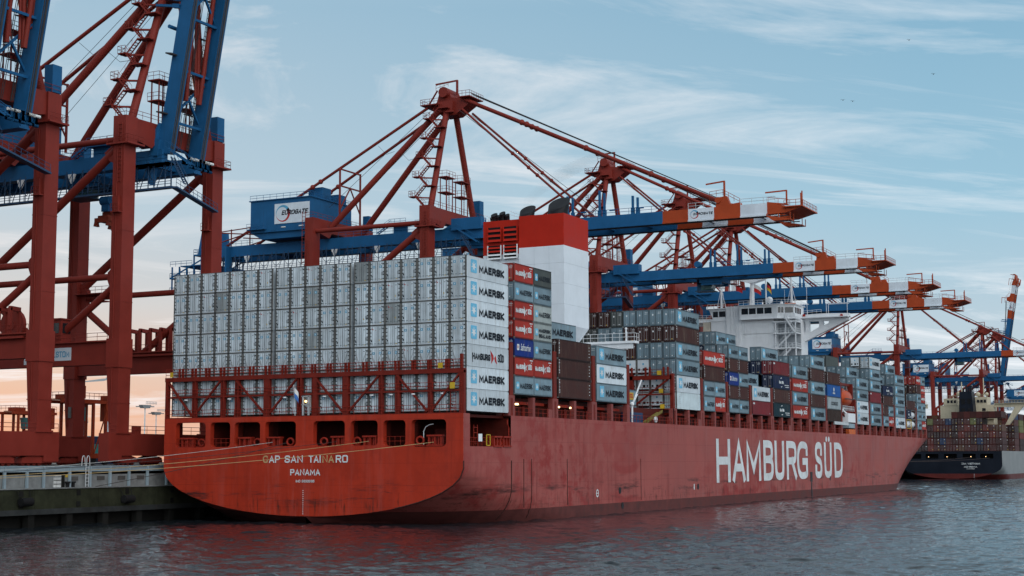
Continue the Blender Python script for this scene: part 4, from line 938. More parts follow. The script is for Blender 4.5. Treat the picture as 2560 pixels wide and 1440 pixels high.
stack(11,0,['G','B','G','B','G'],17.2,2.95); stack(11,1,['G','G'],17.2,2.95,0,3); stack(11,2,['G'],17.2,2.95,0,4); stack(11,3,['G'],17.2,2.95,0,4)
stack(12,0,['D','C','U','B'],17.2,2.93); stack(12,1,['G','B'],17.2,2.93,0,2)
stack(14,0,['W','W','G','G'],17.1,2.93); stack(14,1,['R','G','G'],17.1,2.93,0,2); stack(14,2,['G','G'],17.1,2.93,0,3); stack(14,3,['R','O'],17.1,2.93,0,4); stack(14,4,['G'],17.1,2.93,0,5)
stack(15,0,['G','G','M','G','G','W'],17.0,2.97); stack(15,1,['G','R'],17.0,2.97,0,4); stack(15,2,['G'],17.0,2.97,0,5)
stack(16,0,['GH','BG','B','N'],17.1,2.75); stack(16,1,['G','G'],17.1,2.75,0,3)
stack(17,0,['W','G','G','G','G'],16.9,2.95); stack(17,1,['G','G','G'],16.9,2.95,0,3)
stack(18,0,['YK','NK','B'],16.9,2.72)
stack(18,1,['G','D'],16.9,2.72,0,2)
stack(19,0,['GH','GG','GG','GH','BH','HG'],16.9,2.62); stack(19,1,['GG','DD','HH'],16.9,2.62,0,3)
container('G',56.3+2.5,3.7,14.85,6.058,2.57,'grey half-length container in the gap by the white provision crane, bottom one',GS,True,0)
r=container('G',56.3+2.4,3.7,17.5,6.058,2.57,'grey half-length container with a small yellow square emblem, above another by the provision crane',GS,False,0)
b=MB(); b.box(59.4+2.4,61.2+2.4,2.46,2.47,18.4,19.6,0); b.stroke('CCL',(59.6+2.4,2.45,18.7),(1,0,0),(0,0,1),1.4,.7,.2 if 0 else .16,1); ORG[r.name]=Vector((58.7,3.7,17.5)); b.build('emblem',[M_ylm,M_redm],r)
container('G',56.3-3.6,3.7,17.5,6.058,2.57,'grey half-length container aft of the emblem container beside the funnel',GS,False,0)
# boxes deep inside the deck stacks that the outer rows hide
b=MB()
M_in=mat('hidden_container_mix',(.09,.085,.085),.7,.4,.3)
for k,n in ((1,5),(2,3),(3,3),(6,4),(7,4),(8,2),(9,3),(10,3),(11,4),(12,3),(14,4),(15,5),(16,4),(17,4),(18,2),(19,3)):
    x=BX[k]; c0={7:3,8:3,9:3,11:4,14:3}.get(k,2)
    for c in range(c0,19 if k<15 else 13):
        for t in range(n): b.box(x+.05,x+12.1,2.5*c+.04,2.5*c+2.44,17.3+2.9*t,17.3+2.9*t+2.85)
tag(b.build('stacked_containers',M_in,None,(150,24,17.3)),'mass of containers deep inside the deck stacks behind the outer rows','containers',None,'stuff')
# ---------------------------------------------------------------- ship-to-shore cranes
def cm_(name,c,**k): return mat(name,c,k.pop('rough',.5),.16,.22,.35,rnd=.05,**k)
M_cr=cm_('crane_red',(.20,.027,.019),dirt=(.09,.025,.02)); M_cb=cm_('crane_blue',(.013,.098,.235),dirt=(.02,.03,.05)); M_co=cm_('crane_orange',(.36,.055,.016),dirt=(.16,.04,.02)); M_cw=cm_('crane_white',(.60,.66,.72),dirt=(.3,.3,.3))
M_cab=mat('cab_glass',(.05,.13,.13),.12,.3,0,spec=.7); M_rope=mat('rope_steel',(.05,.05,.055),.6,.2,0); M_lamp=mat('flood_white',(.75,.76,.75),.4,.1,0)
YW=56.0; YL=83.5; GZ=7.95
def eurogate(o,ux,uz,W,H):
    b=MB(); cx,cz,r=.245,.5,.42
    k=H/W
    def fl(m2,mi): b.flat(m2,o,ux,uz,mi)
    def ar(a0,a1,wm):
        v,f=crescent(0,0,r,a0,a1,wm); return [(cx*1.0+x*k,cz+y) for x,y in v],f
    fl(ar(200,20,-.17),0); fl(ar(185,400,-.17),1)
    o_=Vector(o)+Vector(ux)*.20+Vector(uz)*.42; b.stroke('EUROGATE',o_,ux,uz,W*.745,H*.23,H*.05,2,.26)
    return b
def crane(Xm,raised,off,label,dyc):
    root=thing('gantry_crane',label,'crane',(0,YW,GZ),'gantry cranes lined up along the quay')
    P=lambda n,b,m: b.build(n,m,root)
    h=10.45
    # legs
    for x in (-h,h):
        for Y,top in ((YW,59.1),(YL,58.7)):
            b=MB(); b.box(x-1.3,x+1.3,Y-1,Y+1,22,55.0 if Y==YW else top); 
            if Y==YW: b.box(x-1.3,x+1.3,Y-1.25,Y+1.1,55.0,top); b.box(x-1.9,x+1.9,Y-2.2,Y+1.9,54.75,55.0)
            vs=[(x-1.3,Y-.95,12.6),(x+1.3,Y-.95,12.6),(x+1.3,Y+.55,12.6),(x-1.3,Y+.55,12.6),(x-1.3,Y-1.0,22),(x+1.3,Y-1.0,22),(x+1.3,Y+1.25,22),(x-1.3,Y+1.25,22)]
            b.add(vs,[(0,1,5,4),(1,2,6,5),(2,3,7,6),(3,0,4,7),(0,1,2,3)]); b.box(x-1.45,x+1.45,Y-1.15,Y+1.3,22,26.2)
            b.box(x-1.6,x+1.6,Y-1.2,Y+1,12.45,12.7)
            for zf in (16.8,31.5,42.0): b.box(x-1.34,x+1.34,Y-1.04,Y+1.04,zf,zf+.12) if zf>22 else b.box(x-1.36,x+1.36,Y-1.02,Y+.98,zf,zf+.12)
            b.tube((x-1.36,Y+.2,14),(x-1.36,Y+.2,54),.07,5); b.tube((x-1.36,Y+.45,14),(x-1.36,Y+.45,54),.05,5)
            P('leg',b,M_cr)
    for Y in (YW,YL):
        b=MB(); b.box(-13.4,13.4,Y-1.0,Y+.9,9.3,12.5); b.box(-13.4,-10.6,Y-1,Y+.9,8.5,9.3); b.box(10.6,13.4,Y-1,Y+.9,8.5,9.3); P('sill_beam',b,M_cr)
        for x in (-9,-3.4,3.4,9):
            b=MB(); b.prism([(x-2.2,8.3),(x+2.2,8.3),(x+2.0,9.0),(x+.8,9.3),(x-.8,9.3),(x-2,9.0)],'y',Y-.7,Y+.6)
            for q in (-1.5,-.5,.5,1.5): b.tube((x+q,Y-.35,8.3),(x+q,Y+.35,8.3),.35,10)
            P('bogie',b,M_cr)
    b=MB(); b.rail([(-13.3,YW-.9,12.5),(13.3,YW-.9,12.5)],1.1,2,.04); b.box(-7.5,-6.2,YW-.7,YW,12.5,13.6); P('sill_railing',b,M_cr)
    for x in (-h,h):
        b=MB(); b.box(x-1.75,x-1.3,YW-.5,YW+.3,44.8,47.0); b.box(x-2.1,x-1.3,YW-.9,YW+.6,44.6,44.75); b.rail([(x-2.1,YW-.9,44.75),(x-2.1,YW+.6,44.75)],1.1,.7,.035); P('leg_cabinet',b,M_cr)
        b=MB(); b.box(x-1.6,x-1.36,YL-.6,YL-.1,15.6,17.4); P('leg_lamp',b,M_frame)
    # side frames
    for x in (-h,h):
        b=MB(); b.box(x-.85,x+.85,YW+1.0,YL-.9,22.5,26.0); b.box(x-1.4,x-.85,YW+1,YL-1,25.8,26.0); P('portal_beam',b,M_cr)
        b=MB(); b.tube((x,YW+1,35.4),(x,YL-1,35.4),.48,10); P('tie_tube',b,M_cr)
        b=MB(); b.tube((x,YW+.8,55.8),(x,YL-.5,55.9),.48,10); P('tie_tube',b,M_cr)
        b=MB(); b.tube((x,YW+1.6,54.2),(x,YL-.3,36.4),.66,10); b.prism([(YW+1,55.6),(YW+3.4,53.9),(YW+2.4,52.6),(YW+1,52)],'x',x-.5,x+.5); P('diagonal_brace',b,M_cr)
        for a,c in (((YW+1.5,33.8),(69.2,26)),((YL-1.2,33.8),(71.6,26))): b=MB(); b.tube((x,*a),(x,*c),.55,10); P('diagonal_brace',b,M_cr)
        b=MB(); b.prism([(YW+1,37),(YW+2.2,36),(YW+2.2,34.8),(YW+1,32)],'x',x-.5,x+.5); b.prism([(YL-1,38),(YL-2.4,36.6),(YL-2.2,34),(YL-1,32)],'x',x-.5,x+.5); P('gusset',b,M_cr)
    b=MB(); b.rail([(-h-1.3,YW+1.2,26),(-h-1.3,YL-1.2,26)],1.1,2,.04); b.rail([(h-1.2,YW+1.2,26),(h-1.2,YL-1.2,26)],1.1,2,.04)
    b.rail([(-h-1.8,YW-2.1,55),(-h+1.8,YW-2.1,55)],1.1,1.2,.04); b.rail([(-h-1.8,YW-2.1,55),(-h-1.8,YW+1.8,55)],1.1,1.2,.04); b.rail([(h-1.8,YW-2.1,55),(h+1.8,YW-2.1,55),(h+1.8,YW+1.8,55)],1.1,1.2,.04)
    b.rail([(-h-1.2,YW+.9,59.1),(-h-1.2,YW-1.2,59.1),(h+1.2,YW-1.2,59.1)],1.1,1.8,.04); b.box(h+.8,h+3,YL-4.2,YL-1,34.9,35.1); b.rail([(h-1.6,YL-8,35.9),(h-1.6,YL-1,35.9)],1.1,1.5,.04); b.rail([(-h-1.2,YL+.9,58.7),(-h-1.2,YL-.9,58.7),(h,YL-.9,58.7)],1.1,1.8,.04)
    b.ladder((h-1.2,73,26),(h-1.2,73,35),(0,1,0),.8,0,.7,.05); b.ladder((-h-1.4,YW-.3,49),(-h-1.4,YW-.3,58),(0,1,0),.7,0,.6,.05); b.ladder((-h-1.4,YL+1.2,49),(-h-1.4,YL+1.2,60),(0,1,0),.8,0,.7,.05); b.box(h-2.2,h+1,YL-7.5,YL-1,35.75,35.9)
    P('access_railing',b,M_cr)
    b=MB(); b.box(-h-1.2,-h+1.0,66.2,69.8,26.0,29.4,0); b.box(-h-1.25,-h-1.2,66.6,67.6,27.4,28.9,1); b.box(-h-1.25,-h-1.2,68.3,69.6,26.9,29.0,1); b.box(-h-.9,-h+.7,66.12,66.2,27.4,28.9,1); b.box(-h-1.5,-h+1.2,66,70.2,29.4,29.6,0); P('control_cabin',b,[M_cr,M_glass])
    b=MB()
    for k in range(6):
        y=71.5-k*2.1
        b.beam((h-.8,y,26),(h-.8,y,29.6),.35,.5,0,(0,1,0)); b.beam((h+.9,y,26),(h+.9,y,29.2),.35,.5,0,(0,1,0)); b.beam((h-.9,y,29.5),(h+1.0,y,29.4),.5,.6)
    b.box(h-1.6,h+1.6,58,74,25.2,25.5); P('guide_frame',b,M_cr)
    b=MB(); b.tube((-h-1.2,YL-7.5,29),(-h-.6,YL-7.5,29),2.4,18); b.tube((-h-1.3,YL-7.5,29),(-h-.5,YL-7.5,29),.7,10); P('cable_reel',b,M_cr)
    if dyc=='sign':
        b=MB(); b.box(-h-.9,-h-.86,70.7,73.6,22.9,25.5,0); b.box(-h-.9,-h-.86,64.4,69.0,23.3,25.2,0); b.stroke('ALSTOM',(-h-.91,68.6,23.8),(0,-1,0),(0,0,1),3.9,.9,.16,1); b.stroke('MC',(-h-.91,72.4,24.1),(0,-1,0),(0,0,1),1.8,1.1,.3,2); b.box(-h-.93,-h-.9,71.0,72.0,23.2,23.7,2); P('sign_plate',b,[M_cw,M_bluem,M_redm])
    # top cross beams
    for Y,z0,z1 in ((YW,55.7,59.1),(YL,55.5,58.7)):
        b=MB(); b.prism([(-h+1.3,z1),(-h+1.3,z0+.2),(-5.5,z0-.5),(-4.4,z0+.6),(4.4,z0+.6),(5.5,z0-.5),(h-1.3,z0+.2),(h-1.3,z1)],'y',Y-.9,Y+.9); P('top_beam',b,M_cr)
    # landside girders, tail
    for x in (-4,4):
        b=MB(); yg=53.9 if raised else 50.6; b.box(x-.65,x+.65,yg,112.5,53.0,55.15); b.box(x-.95,x+.95,yg,112.5,52.75,53.0); P('main_girder',b,M_cb)
    b=MB()
    for y in (112,100,92,77,66,58): b.box(-3.3,3.3,y-.4,y+.4,53.3,54.9)
    b.box(-6.5,6.5,112.5,117.5,53.4,53.7); b.box(-6.5,6.5,113,124,48.6,48.85); b.box(-6.5,6.5,113,124,45.4,45.65); b.box(-6.5,6.5,113,121,51.2,51.4)
    for x in (-6.2,-3.6,-1,1.6,4.2,6.2):
        for y in (113.5,115.5,117.5,119.5,121.5,123.5): b.box(x-.13,x+.13,y-.13,y+.13,45.5,53.4 if y<118 else 51.3)
    for x in (-6.3,6.3): b.beam((x,113,53.5),(x,124,48.8),.25,.25); b.beam((x,113,48.6),(x,124,45.6),.2,.2); b.prism([(115.2,53.6),(118.4,53.6),(117.2,59.6),(115.9,59.6)],'x',x*.55-.5,x*.55+.5); b.rail([(x,118,51.4),(x,124,51.4)],1.1,1.5,.05)
    b.rail([(-6.4,113,53.7),(-6.4,117.5,53.7),(6.4,117.5,53.7)],1.1,1.3,.05); b.rail([(-6.4,113,48.8),(-6.4,124,48.8),(6.4,124,48.8)],1.1,1.3,.05); b.rail([(-6.4,113,45.6),(-6.4,124,45.6),(6.4,124,45.6)],1.1,1.3,.05)
    b.box(-6.6,-4.4,108.5,108.9,49.2,55); b.box(-6.6,-4.6,104,109,49.0,49.2); P('tail_platform',b,M_cb)
    # hanging walkway truss
    b=MB()
    for sx in (-5.9,):
        y=51
        while y<111:
            for yy in (y,y+1.1): b.beam((sx,yy,53),(sx,yy,49.0),.12,.12)
            b.beam((sx,y,52.6),(sx,y+1.1,51),.08,.08)
            if sx<0: b.beam((sx,y+1.1,53),(sx,y+2.6,49.1),.09,.09)
            y+=3.2
        b.beam((sx,50.5,48.85),(sx,112,48.85),1.0,.28); b.rail([(sx-.45*(1 if sx<0 else -1),50.5,49.0),(sx-.45*(1 if sx<0 else -1),112,49.0)],1.15,3.2,.045,0,(1,.66,.33))
    b.stair((-6.6,47.6,48.9),(-6.6,50.2,53.2),.8,0,(1,0,0)); b.beam((-5.9,50.4,48.85),(9.2,54.4,47.6),1,.25); b.rail([(-5.9,50.0,49.0),(9.2,54.0,47.7)],1.1,1.6,.045); P('hanging_walkway',b,cm_('walkway_blue',(.03,.07,.14)))
    b=MB(); y=53
    while y<108:
        b.path([(-5.2,y,52.6),(-5.2,y+.8,50.7),(-5.2,y+1.6,50.1),(-5.2,y+2.4,50.7),(-5.2,y+3.2,52.6)],.05,4); y+=3.2
    P('festoon_cable',b,M_rope)
    b=MB()
    for y in (61,71,81.5,104): b.prism([(y-.7,52.7),(y+.7,52.7),(y+.45,51.9),(y,51.2),(y-.45,51.9)],'x',-5.3,-5.0)
    islands(b,'flood_lamp',M_lamp,root)
    b=MB(); b.rail([(-4.5,58,55.15),(-4.5,81,55.15)],1.1,2,.04); b.rail([(-4.5,103,55.15),(-4.5,112,55.15)],1.1,1.5,.04); b.box(-5.4,-3,64,68,56.6,56.9); b.box(-4.4,-3.6,64.5,67.5,55.1,56.6); b.rail([(-5.4,64,56.9),(-5.4,68,56.9)],1.1,1.3,.04); b.stair((-5,71,55.2),(-5,68,56.9),.8,0,(1,0,0)); b.stair((-5.8,YW-4,55),(-5.8,YW-9,51.8),.9,0,(1,0,0)); P('girder_railing',b,M_cb)
    b=MB()
    for x in (-4.2,4.2): b.tube((x,112,56.2),(x,100.5,58.8),.14,6); b.tube((x,112,58.4),(x,100.5,57.2),.14,6)
    for q in (104,109): b.beam((-4.2,q,55.1),(-4.2,q,59),.2,.2)
    b.beam((-4.2,112,58.6),(-4.2,101,59.2),.2,.2); P('tail_frame',b,M_cr)
    # machinery house
    b=MB(); b.box(-8,8,85.8,101.1,57.0,64.0); b.prism([(85.8,57),(101.1,57),(98.5,55.6),(88,55.6)],'x',-7.5,7.5); b.box(-8.02,-7.9,96.6,96.75,57,64); b.box(4,7,86.5,89.5,64,66.2); b.box(-2.5,.8,86.4,90,64,66.8); b.box(-8.3,8.3,85.5,101.4,63.85,64.02)
    b.box(-8.9,-8,97,101.5,57.6,57.8)
    b.box(-8.05,-8,98.6,99.8,58,60.2); b.box(-8.05,-8,94.4,95.6,57.2,59.4); P('machinery_house',b,M_cb)
    b=MB(); b.rail([(-8.1,101.2,64),(-8.1,85.7,64),(8.1,85.7,64),(8.1,101.2,64)],1.1,1.7,.045); b.rail([(-8.9,101.5,57.8),(-8.9,97,57.8)],1.1,1.1,.04); P('roof_railing',b,M_cb)
    b=MB(); b.box(-8.1,-8.02,85.9,94.8,58.6,62.9); sp_=P('sign_panel',b,M_cw); eurogate((-8.11,94.8,58.6),(0,-8.9,0),(0,0,4.3),8.9,4.3).build('sign_lettering',[M_bluem,M_redm,M_ink],sp_)
    b=MB()
    for y in (100.8,92.5,88): b.box(-8.12,-8.02,y-.55,y+.55,57.75,57.95)
    islands(b,'house_lamp',M_lamp,root)
    for x,Y,s_ in ((10.4,YW,1),(10.2,YL,.8)): b=MB(); b.box(x-.3,x+1.5,Y-1.0,Y+.5,59.3 if Y==YW else 58.8,63.2 if Y==YW else 62); P('electrical_house',b,M_cb)
    # A-frame
    for x in (-1,1):
        b=MB(); b.tube((x*9.1,YW,59.0),(x*2.0,YW+.3,80.3),.64,12); P('a_frame_leg',b,M_cr)
        b=MB(); b.tube((x*2.1,58.2,80.3),(x*6.0,81.8,57.2),.64,12); P('a_frame_leg',b,M_cr)
        b=MB(); b.tube((x*2.6,60.4,81.2),(x*4.1,110.2,55.4),.32,8)
        for t in (.52,.56): 
            p=Vector((x*2.6,60.4,81.2)).lerp(Vector((x*4.1,110.2,55.4)),t); b.sphere(p,.55,0,8,6)
        P('back_stay',b,M_cr)
    b=MB()
    for x in (-4.0,4.0):
        b.beam((x,81,58.7),(x,81,70.2),.32,.32)
    b.beam((-4,81,70.0),(4,81,70.0),.28,.28); b.beam((-4,81,66.4),(4,81,66.4),.28,.28); b.beam((-4,81,61.2),(0,81,66.4),.22,.22); b.beam((4,81,61.2),(0,81,66.4),.22,.22); P('stay_support_frame',b,M_cr)
    b=MB(); b.prism([(60.2,81.6),(58.8,82.4),(58.0,84.9),(56.2,85.1),(55.4,83.1),(51.2,82.5),(50.8,81.7),(54.4,79.4),(57.4,79.3),(59.4,80.8)],'x',-1.7,1.7); b.box(-2.6,2.6,54.6,57.8,80.0,82.2); b.tube((-2.7,56.8,84.2),(2.7,56.8,84.2),1.1,12); b.box(-3.4,3.4,57.6,61.8,81.6,81.8); b.box(-3.0,3.0,50.4,53,82.6,82.8); b.box(-3.2,-2.4,54.2,56,79.7,80.0); P('apex_head',b,M_cr)
    b=MB(); b.rail([(-3.3,57.5,81.8),(-3.3,61.8,81.8),(3.3,61.8,81.8)],1.1,1,.045); b.rail([(-3,53,82.8),(-3,50.4,82.8),(3,50.4,82.8)],1.1,1,.045); b.beam((0,60.0,86.7),(0,54.8,87.0),.3,.3); b.beam((0,54.9,84),(0,54.9,87.1),.35,.45); b.beam((-2.8,60,81.8),(-2.8,58,84.6),.5,.1); b.rail([(-2.6,58.5,84.6),(-2.6,55.6,85.2)],1.1,1,.04); P('apex_railing',b,M_cr)
    # zigzag stair beside the near A-frame leg
    b=MB(); z=59.2; k=0
    def lx(zz): return -9.1+(zz-59)/(21.3)*7.1
    while z<80.5:
        z2=min(z+2.15,81.5); x=lx(z)-.9
        y0,y1=(YW+1.0,YW+2.6) if k%2==0 else (YW+3.4,YW+1.2)
        if k%2==0: y0,y1=YW+1.0,YW+3.0
        b.stair((x,y0,z),(x,y1,z2),.85,0,(1,0,0),6)
        if k%2==0: b.box(x-.6,x+1.2,YW+2.8,YW+4.3,z2-.15,z2+.02); b.rail([(x-.6,YW+2.8,z2),(x-.6,YW+4.3,z2),(x+1,YW+4.3,z2)],1.1,.8,.04); b.beam((x,YW+4.2,z2-.1),(lx(z2),YW,z2-.3),.35,.25)
        else: b.box(x-.4,x+1.2,YW-.8,YW+1.3,z2-.15,z2+.02)
        z=z2; k+=1
    P('zigzag_stair',b,M_cr)
    # latch towers on the seaward beam
    for x0 in (-3.9,2.6):
        b=MB()
        for x in (x0,x0+2.6):
            for y in (YW-.7,YW+.7): b.beam((x,y,59.1),(x,y,66.2),.16,.16)
        for z in (62.8,66.0): b.box(x0-.5,x0+3.2,YW-1.1,YW+1.1,z,z+.18); b.rail([(x0-.5,YW+1.1,z+.2),(x0-.5,YW-1.1,z+.2),(x0+3.2,YW-1.1,z+.2)],1.15,1.1,.04)
        b.ladder((x0+.9,YW-.8,59.2),(x0+.9,YW-.8,67),(1,0,0),.5,0,.4,.03); P('latch_tower',b,M_cr)
    # trolley and cab
    b=MB(); b.box(-3.2,3.2,-3,3,-1.0,.1); b.box(-2.9,-2.3,-2.6,2.6,-1.6,-1); b.box(2.3,2.9,-2.6,2.6,-1.6,-1); b.box(-1,1,-2,2,-1.4,.5)
    ORG['_z']=Vector((0,0,0))
    ty={'B':71,'C':47.5,'D':28.5}.get(off[1],60)
    tb=MB(); tb.v=[(v[0],v[1]+ty,v[2]+52.6) for v in b.v]; tb.f=b.f; tb.m=b.m; tb.s=b.s; P('trolley',tb,M_cb)
    b=MB(); cy=ty+2.2 if off[1]!='C' else ty
    b.box(-1.5,1.7,cy-1.2,cy+1.8,50.5,51.9,0); b.prism([(cy-1.5,49.2),(cy+.9,49.0),(cy+.9,51.7),(cy-1.8,51.7),(cy-2.1,50.4)],'x',-1.35,1.55,1); b.box(-1.5,1.7,cy+.9,cy+1.9,48.9,51.7,0); b.box(-1.6,1.8,cy-2.0,cy+2.2,51.7,51.9,0); b.box(-1.7,1.9,cy-2.3,cy+2.4,48.75,48.95,0)
    for x in (-1.38,.1,1.58): b.beam((x,cy-2.0,50.4),(x,cy-1.5,49.1),.07,.07,0); b.beam((x,cy-1.8,51.7),(x,cy-2.1,50.4),.07,.07,0)
    b.v=[(v[0],v[1],v[2]+.9) for v in b.v]
    P('operator_cab',b,[cm_('cab_blue',(.025,.07,.13)),M_cab])
    # boom: local frame s (out along boom), n (up)
    if raised: a=R(80.2); d=Vector((0,-math.cos(a),math.sin(a))); u_=Vector((0,math.sin(a),math.cos(a))); hp=Vector((0,54.0,54.6))
    else: d=Vector((0,-1,0)); u_=Vector((0,0,1)); hp=Vector((0,50.5,53.0))
    n0=0 if not raised else -.9
    def TR(b):   # b built with y=s along boom, z=n up, x
        b.v=[tuple(hp+Vector((x,0,0))+d*s_+u_*(n_+n0)) for x,s_,n_ in b.v]; return b
    L0=38.3+off[0]   # end of the blue part
    segs=[L0+5.1*i for i in range(6)]
    b=MB()
    gx,gw=(3.6,.55) if raised else (4,.7)
    for x in (-gx,gx):
        b.box(x-gw,x+gw,0,L0,0,2.15); fl_=.6 if raised else 1.0; b.box(x-fl_,x+fl_,0,L0,-.28,0)
    for s_ in range(5,int(L0),8): b.box(-gx+.6,gx-.6,s_-.3,s_+.3,.4,1.8) if not raised else b.box(-gx+.5,gx-.5,s_-.18,s_+.18,.4,.9)
    if raised:
        for s_ in range(5,int(L0)-8,16): b.beam((-3.4,s_+.5,1.2),(0,s_+4,1.2),.3,.3); b.beam((3.4,s_+7.5,1.2),(0,s_+4,1.2),.3,.3); b.beam((3.4,s_+.5,1.2),(0,s_+4,1.2),.3,.3)
    b.box(-5.5,-3.2,-2.8,4,1.6,4.0) if not raised else b.box(-4.9,-3.3,-.6,2,1.4,2.6)
    b.prism([(-5.0,2.15),(4.5,2.15),(2,4.2),(-1.5,4.2)] if False else [(-5.0,2.15),(4.5,2.15)  ,(2.5,3.0),(-3,3.0)],'x',-4.8,-3.4)
    P('boom',TR(b),M_cb)
    for x in (-gx,gx):
        b=MB(); b.box(x-.16,x+.16,0,L0+24,-.44,-.28); b.box(x-.5,x-.34,0,L0+20,-.36,-.28); P('trolley_rail',TR(b),M_rope)
    b=MB()
    for x,n_ in ((-2.2,1.5),(-1.9,1.5),(-.6,1.8),(-.3,1.8),(.3,1.8),(.6,1.8),(1.9,1.5),(2.2,1.5)): b.tube((x,1.5,n_),(x,L0+10,n_),.07,4,None,0,False)
    if raised:
        b.ladder((-2.7,1.5,2.2),(-2.7,L0,2.2),(1,0,0),.7,0,.7,.05); b.ladder((2.8,1.5,2.2),(2.8,L0,2.2),(1,0,0),.7,0,.7,.05)
        for s_ in range(4,int(L0),6): b.box(-2.9,-1.2,s_-.05,s_+.05,1.9,3.0); b.box(1.4,2.9,s_+2.9,s_+3.0,1.9,3.0)
        for s_ in (6,15,25): b.box(-gx-1.9,-gx-.55,s_-.1,s_+.1,1.2,2.4)
    P('boom_cables',TR(b),M_rope)
    b=MB()
    for s_,hh in ((22.5,4.6),(23.6,4.2),(29.3,5.2),(30.3,4.6),(36.2,3.6),(37.2,3.2)): b.box(-4.4,-3.9,s_-.18,s_+.18,2.1,2.1+hh); b.box(-4.5,-3.8,s_-.3,s_+.3,2.1,3.4)
    b.tube((-4.9,19.2,3.0),(-3.1,19.2,3.0),.8 if not raised else .3,10); P('boom_latch',TR(b),M_cb)
    b=MB(); b.rail([(-4.6,24,2.15),(-4.6,L0,2.15)],1.15,2.2,.045); b.rail([(4.6,2,2.15),(4.6,L0,2.15)],1.15,2.6,.045)
    for s_ in range(26,int(L0),6): b.box(-4.7,-4.2,s_-.5,s_+.5,3.1,3.3)
    P('boom_railing',TR(b),M_cb)
    for i in range(5):
        s0,s1=segs[i],segs[i+1]; b=MB()
        for x in (-gx,gx):
            if i<4: b.box(x-gw,x+gw,s0,s1,0,2.15); b.box(x-fl_,x+fl_,s0,s1,-.28,0)
            else:
                b.prism([(s0,0),(s0,2.15),(s1-1.8,1.4),(s1-1.8,.1)],'x',x-.7,x+.7)
        if i in (1,3): b.box(-3.3,3.3,s0+2,s0+2.6,.4,1.8)
        if i==4:
            b.box(-3.3,3.3,s1-2.4,s1-1.8,.1,1.4); b.box(-5.2,5.2,s1-2,s1+1.6,1.0,1.2); b.prism([(s1-1.8,.1),(s1-1.8,1.0),(s1+1.6,1.0)],'x',-4.6,4.6)
            b.prism([(s0-.2,-.3),(s0+1.2,-1.3),(s0+4.4,-1.3),(s0+4.4,-1.15),(s0+.2,-.28)],'x',-5.0,-2.8); b.prism([(s0-.2,-.3),(s0+1.2,-1.3),(s0+4.4,-1.3),(s0+4.4,-1.15),(s0+.2,-.28)],'x',2.8,5.0)
            for x in (-5,-2.8,2.8,5):
                for s_ in (s0,s0+2.2,s0+4.4): b.box(x-.06,x+.06,s_-.06,s_+.06,-1.3 if s_>s0 else -.3,.1)
            b.rail([(-5.1,s1-1.8,1.2),(-5.1,s1+1.5,1.2),(5.1,s1+1.5,1.2)],1.1,1,.045); b.box(-4.2,-3.8,s1+1,s1+1.3,1.2,3.6); b.box(-3.4,-3.2,s1+1,s1+1.2,1.2,4.1)
            b.beam((-4.3,s0+3.6,1.6),(-4.3,s0+3.6,4.3),.25,.3); b.beam((-4.3,s0+3.6,4.2),(-4.3,s0-.4,4.1),.2,.25); b.stair((-4.2,s0,2.2),(-4.2,s0+3.8,1.6),.8,0,(1,0,0))
        P('boom_tip_segment',TR(b),M_cw if i in (1,3) else M_co)
    b=MB(); s0=segs[2]
    for x in (-4,4): b.prism([(s0+.3,2.15),(s0+.6,3.9),(s0+2.4,4.1),(s0+3.0,2.6),(s0+5,2.15)],'x',x-.6,x+.6); b.tube((x-.8,s0+.8,3.4),(x+.8,s0+.8,3.4),.6,10)
    b.beam((-4.4,s0+2,3.8),(-4.4,s0+2,7.0),.3,.35); b.beam((-4.4,s0+2,6.9),(-4.4,s0-1.6,6.6),.25,.25); b.rail([(-4.7,s0-.8,2.2),(-4.7,s0-.8,4),(-4.7,s0+1.8,4.2),(-4.7,s0+5,2.3)],1.1,1.1,.045); b.box(-4.4,4.4,s0+.5,s0+1.5,3.0,3.6); P('sheave_block',TR(b),M_co)
    b=MB(); b.rail([(-4.6,segs[1],2.15),(-4.6,segs[2]-.6,2.15)],1.1,1.3,.045); b.rail([(-4.6,segs[3],2.15),(-4.6,segs[4]+1.5,2.15)],1.1,2,.045); P('tip_railing',TR(b),M_gal)
    b=MB(); q=hp+Vector((-4.72,0,0))+d*segs[1]+u_*n0
    eurogate(q+u_*.1,d*5.1,u_*1.95,5.1,1.95).build('boom_lettering',[M_bluem,M_redm,M_ink],root)
    # stays and ropes
    b1=MB(); b2=MB()
    for x in (-1,1):
        if not raised:
            e=hp+Vector((x*4.0,0,0))+d*(26.3)+u_*2.2; s_=Vector((x*2.2,52.5,80.2)); b1.tube(s_,e,.24,7)
            for t in (.42,.55,.62): b1.sphere(s_.lerp(e,t),.42,0,8,5)
            e=hp+Vector((x*4.0,0,0))+d*(segs[2]+.8)+u_*3.3; s_=Vector((x*1.8,52.0,82.2)); b1.tube(s_,e,.40,7)
            for t in (.24,.26,.5,.75): b1.sphere(s_.lerp(e,t),.62,0,8,5)
            for k in (0,.5,1): b2.tube((x*(.6+k),51,83.4+k*.3),hp+Vector((x*(.8+k),0,0))+d*(segs[2]+.5)+u_*4.0,.055,4,None,0,False)
            b2.tube((x*2.8,53,80),hp+Vector((x*4.4,0,0))+d*28.5+u_*2.2,.05,4,None,0,False)
        else:
            m1=Vector((x*3.0,52.4,66)); b1.tube((x*2.0,53,80),m1,.26,7); b1.tube(m1,hp+Vector((x*3.6,0,0))+d*26+u_*1.2,.26,7)
            b1.tube((x*1.4,52.4,81.5),(x*1.6,52.2,63),.36,7); b1.tube((x*1.6,52.0,63),hp+Vector((x*3.0,0,0))+d*44+u_*1.6,.36,7); b1.tube((x*.8,52.4,81.5),(x*.9,52.2,64),.2,7)
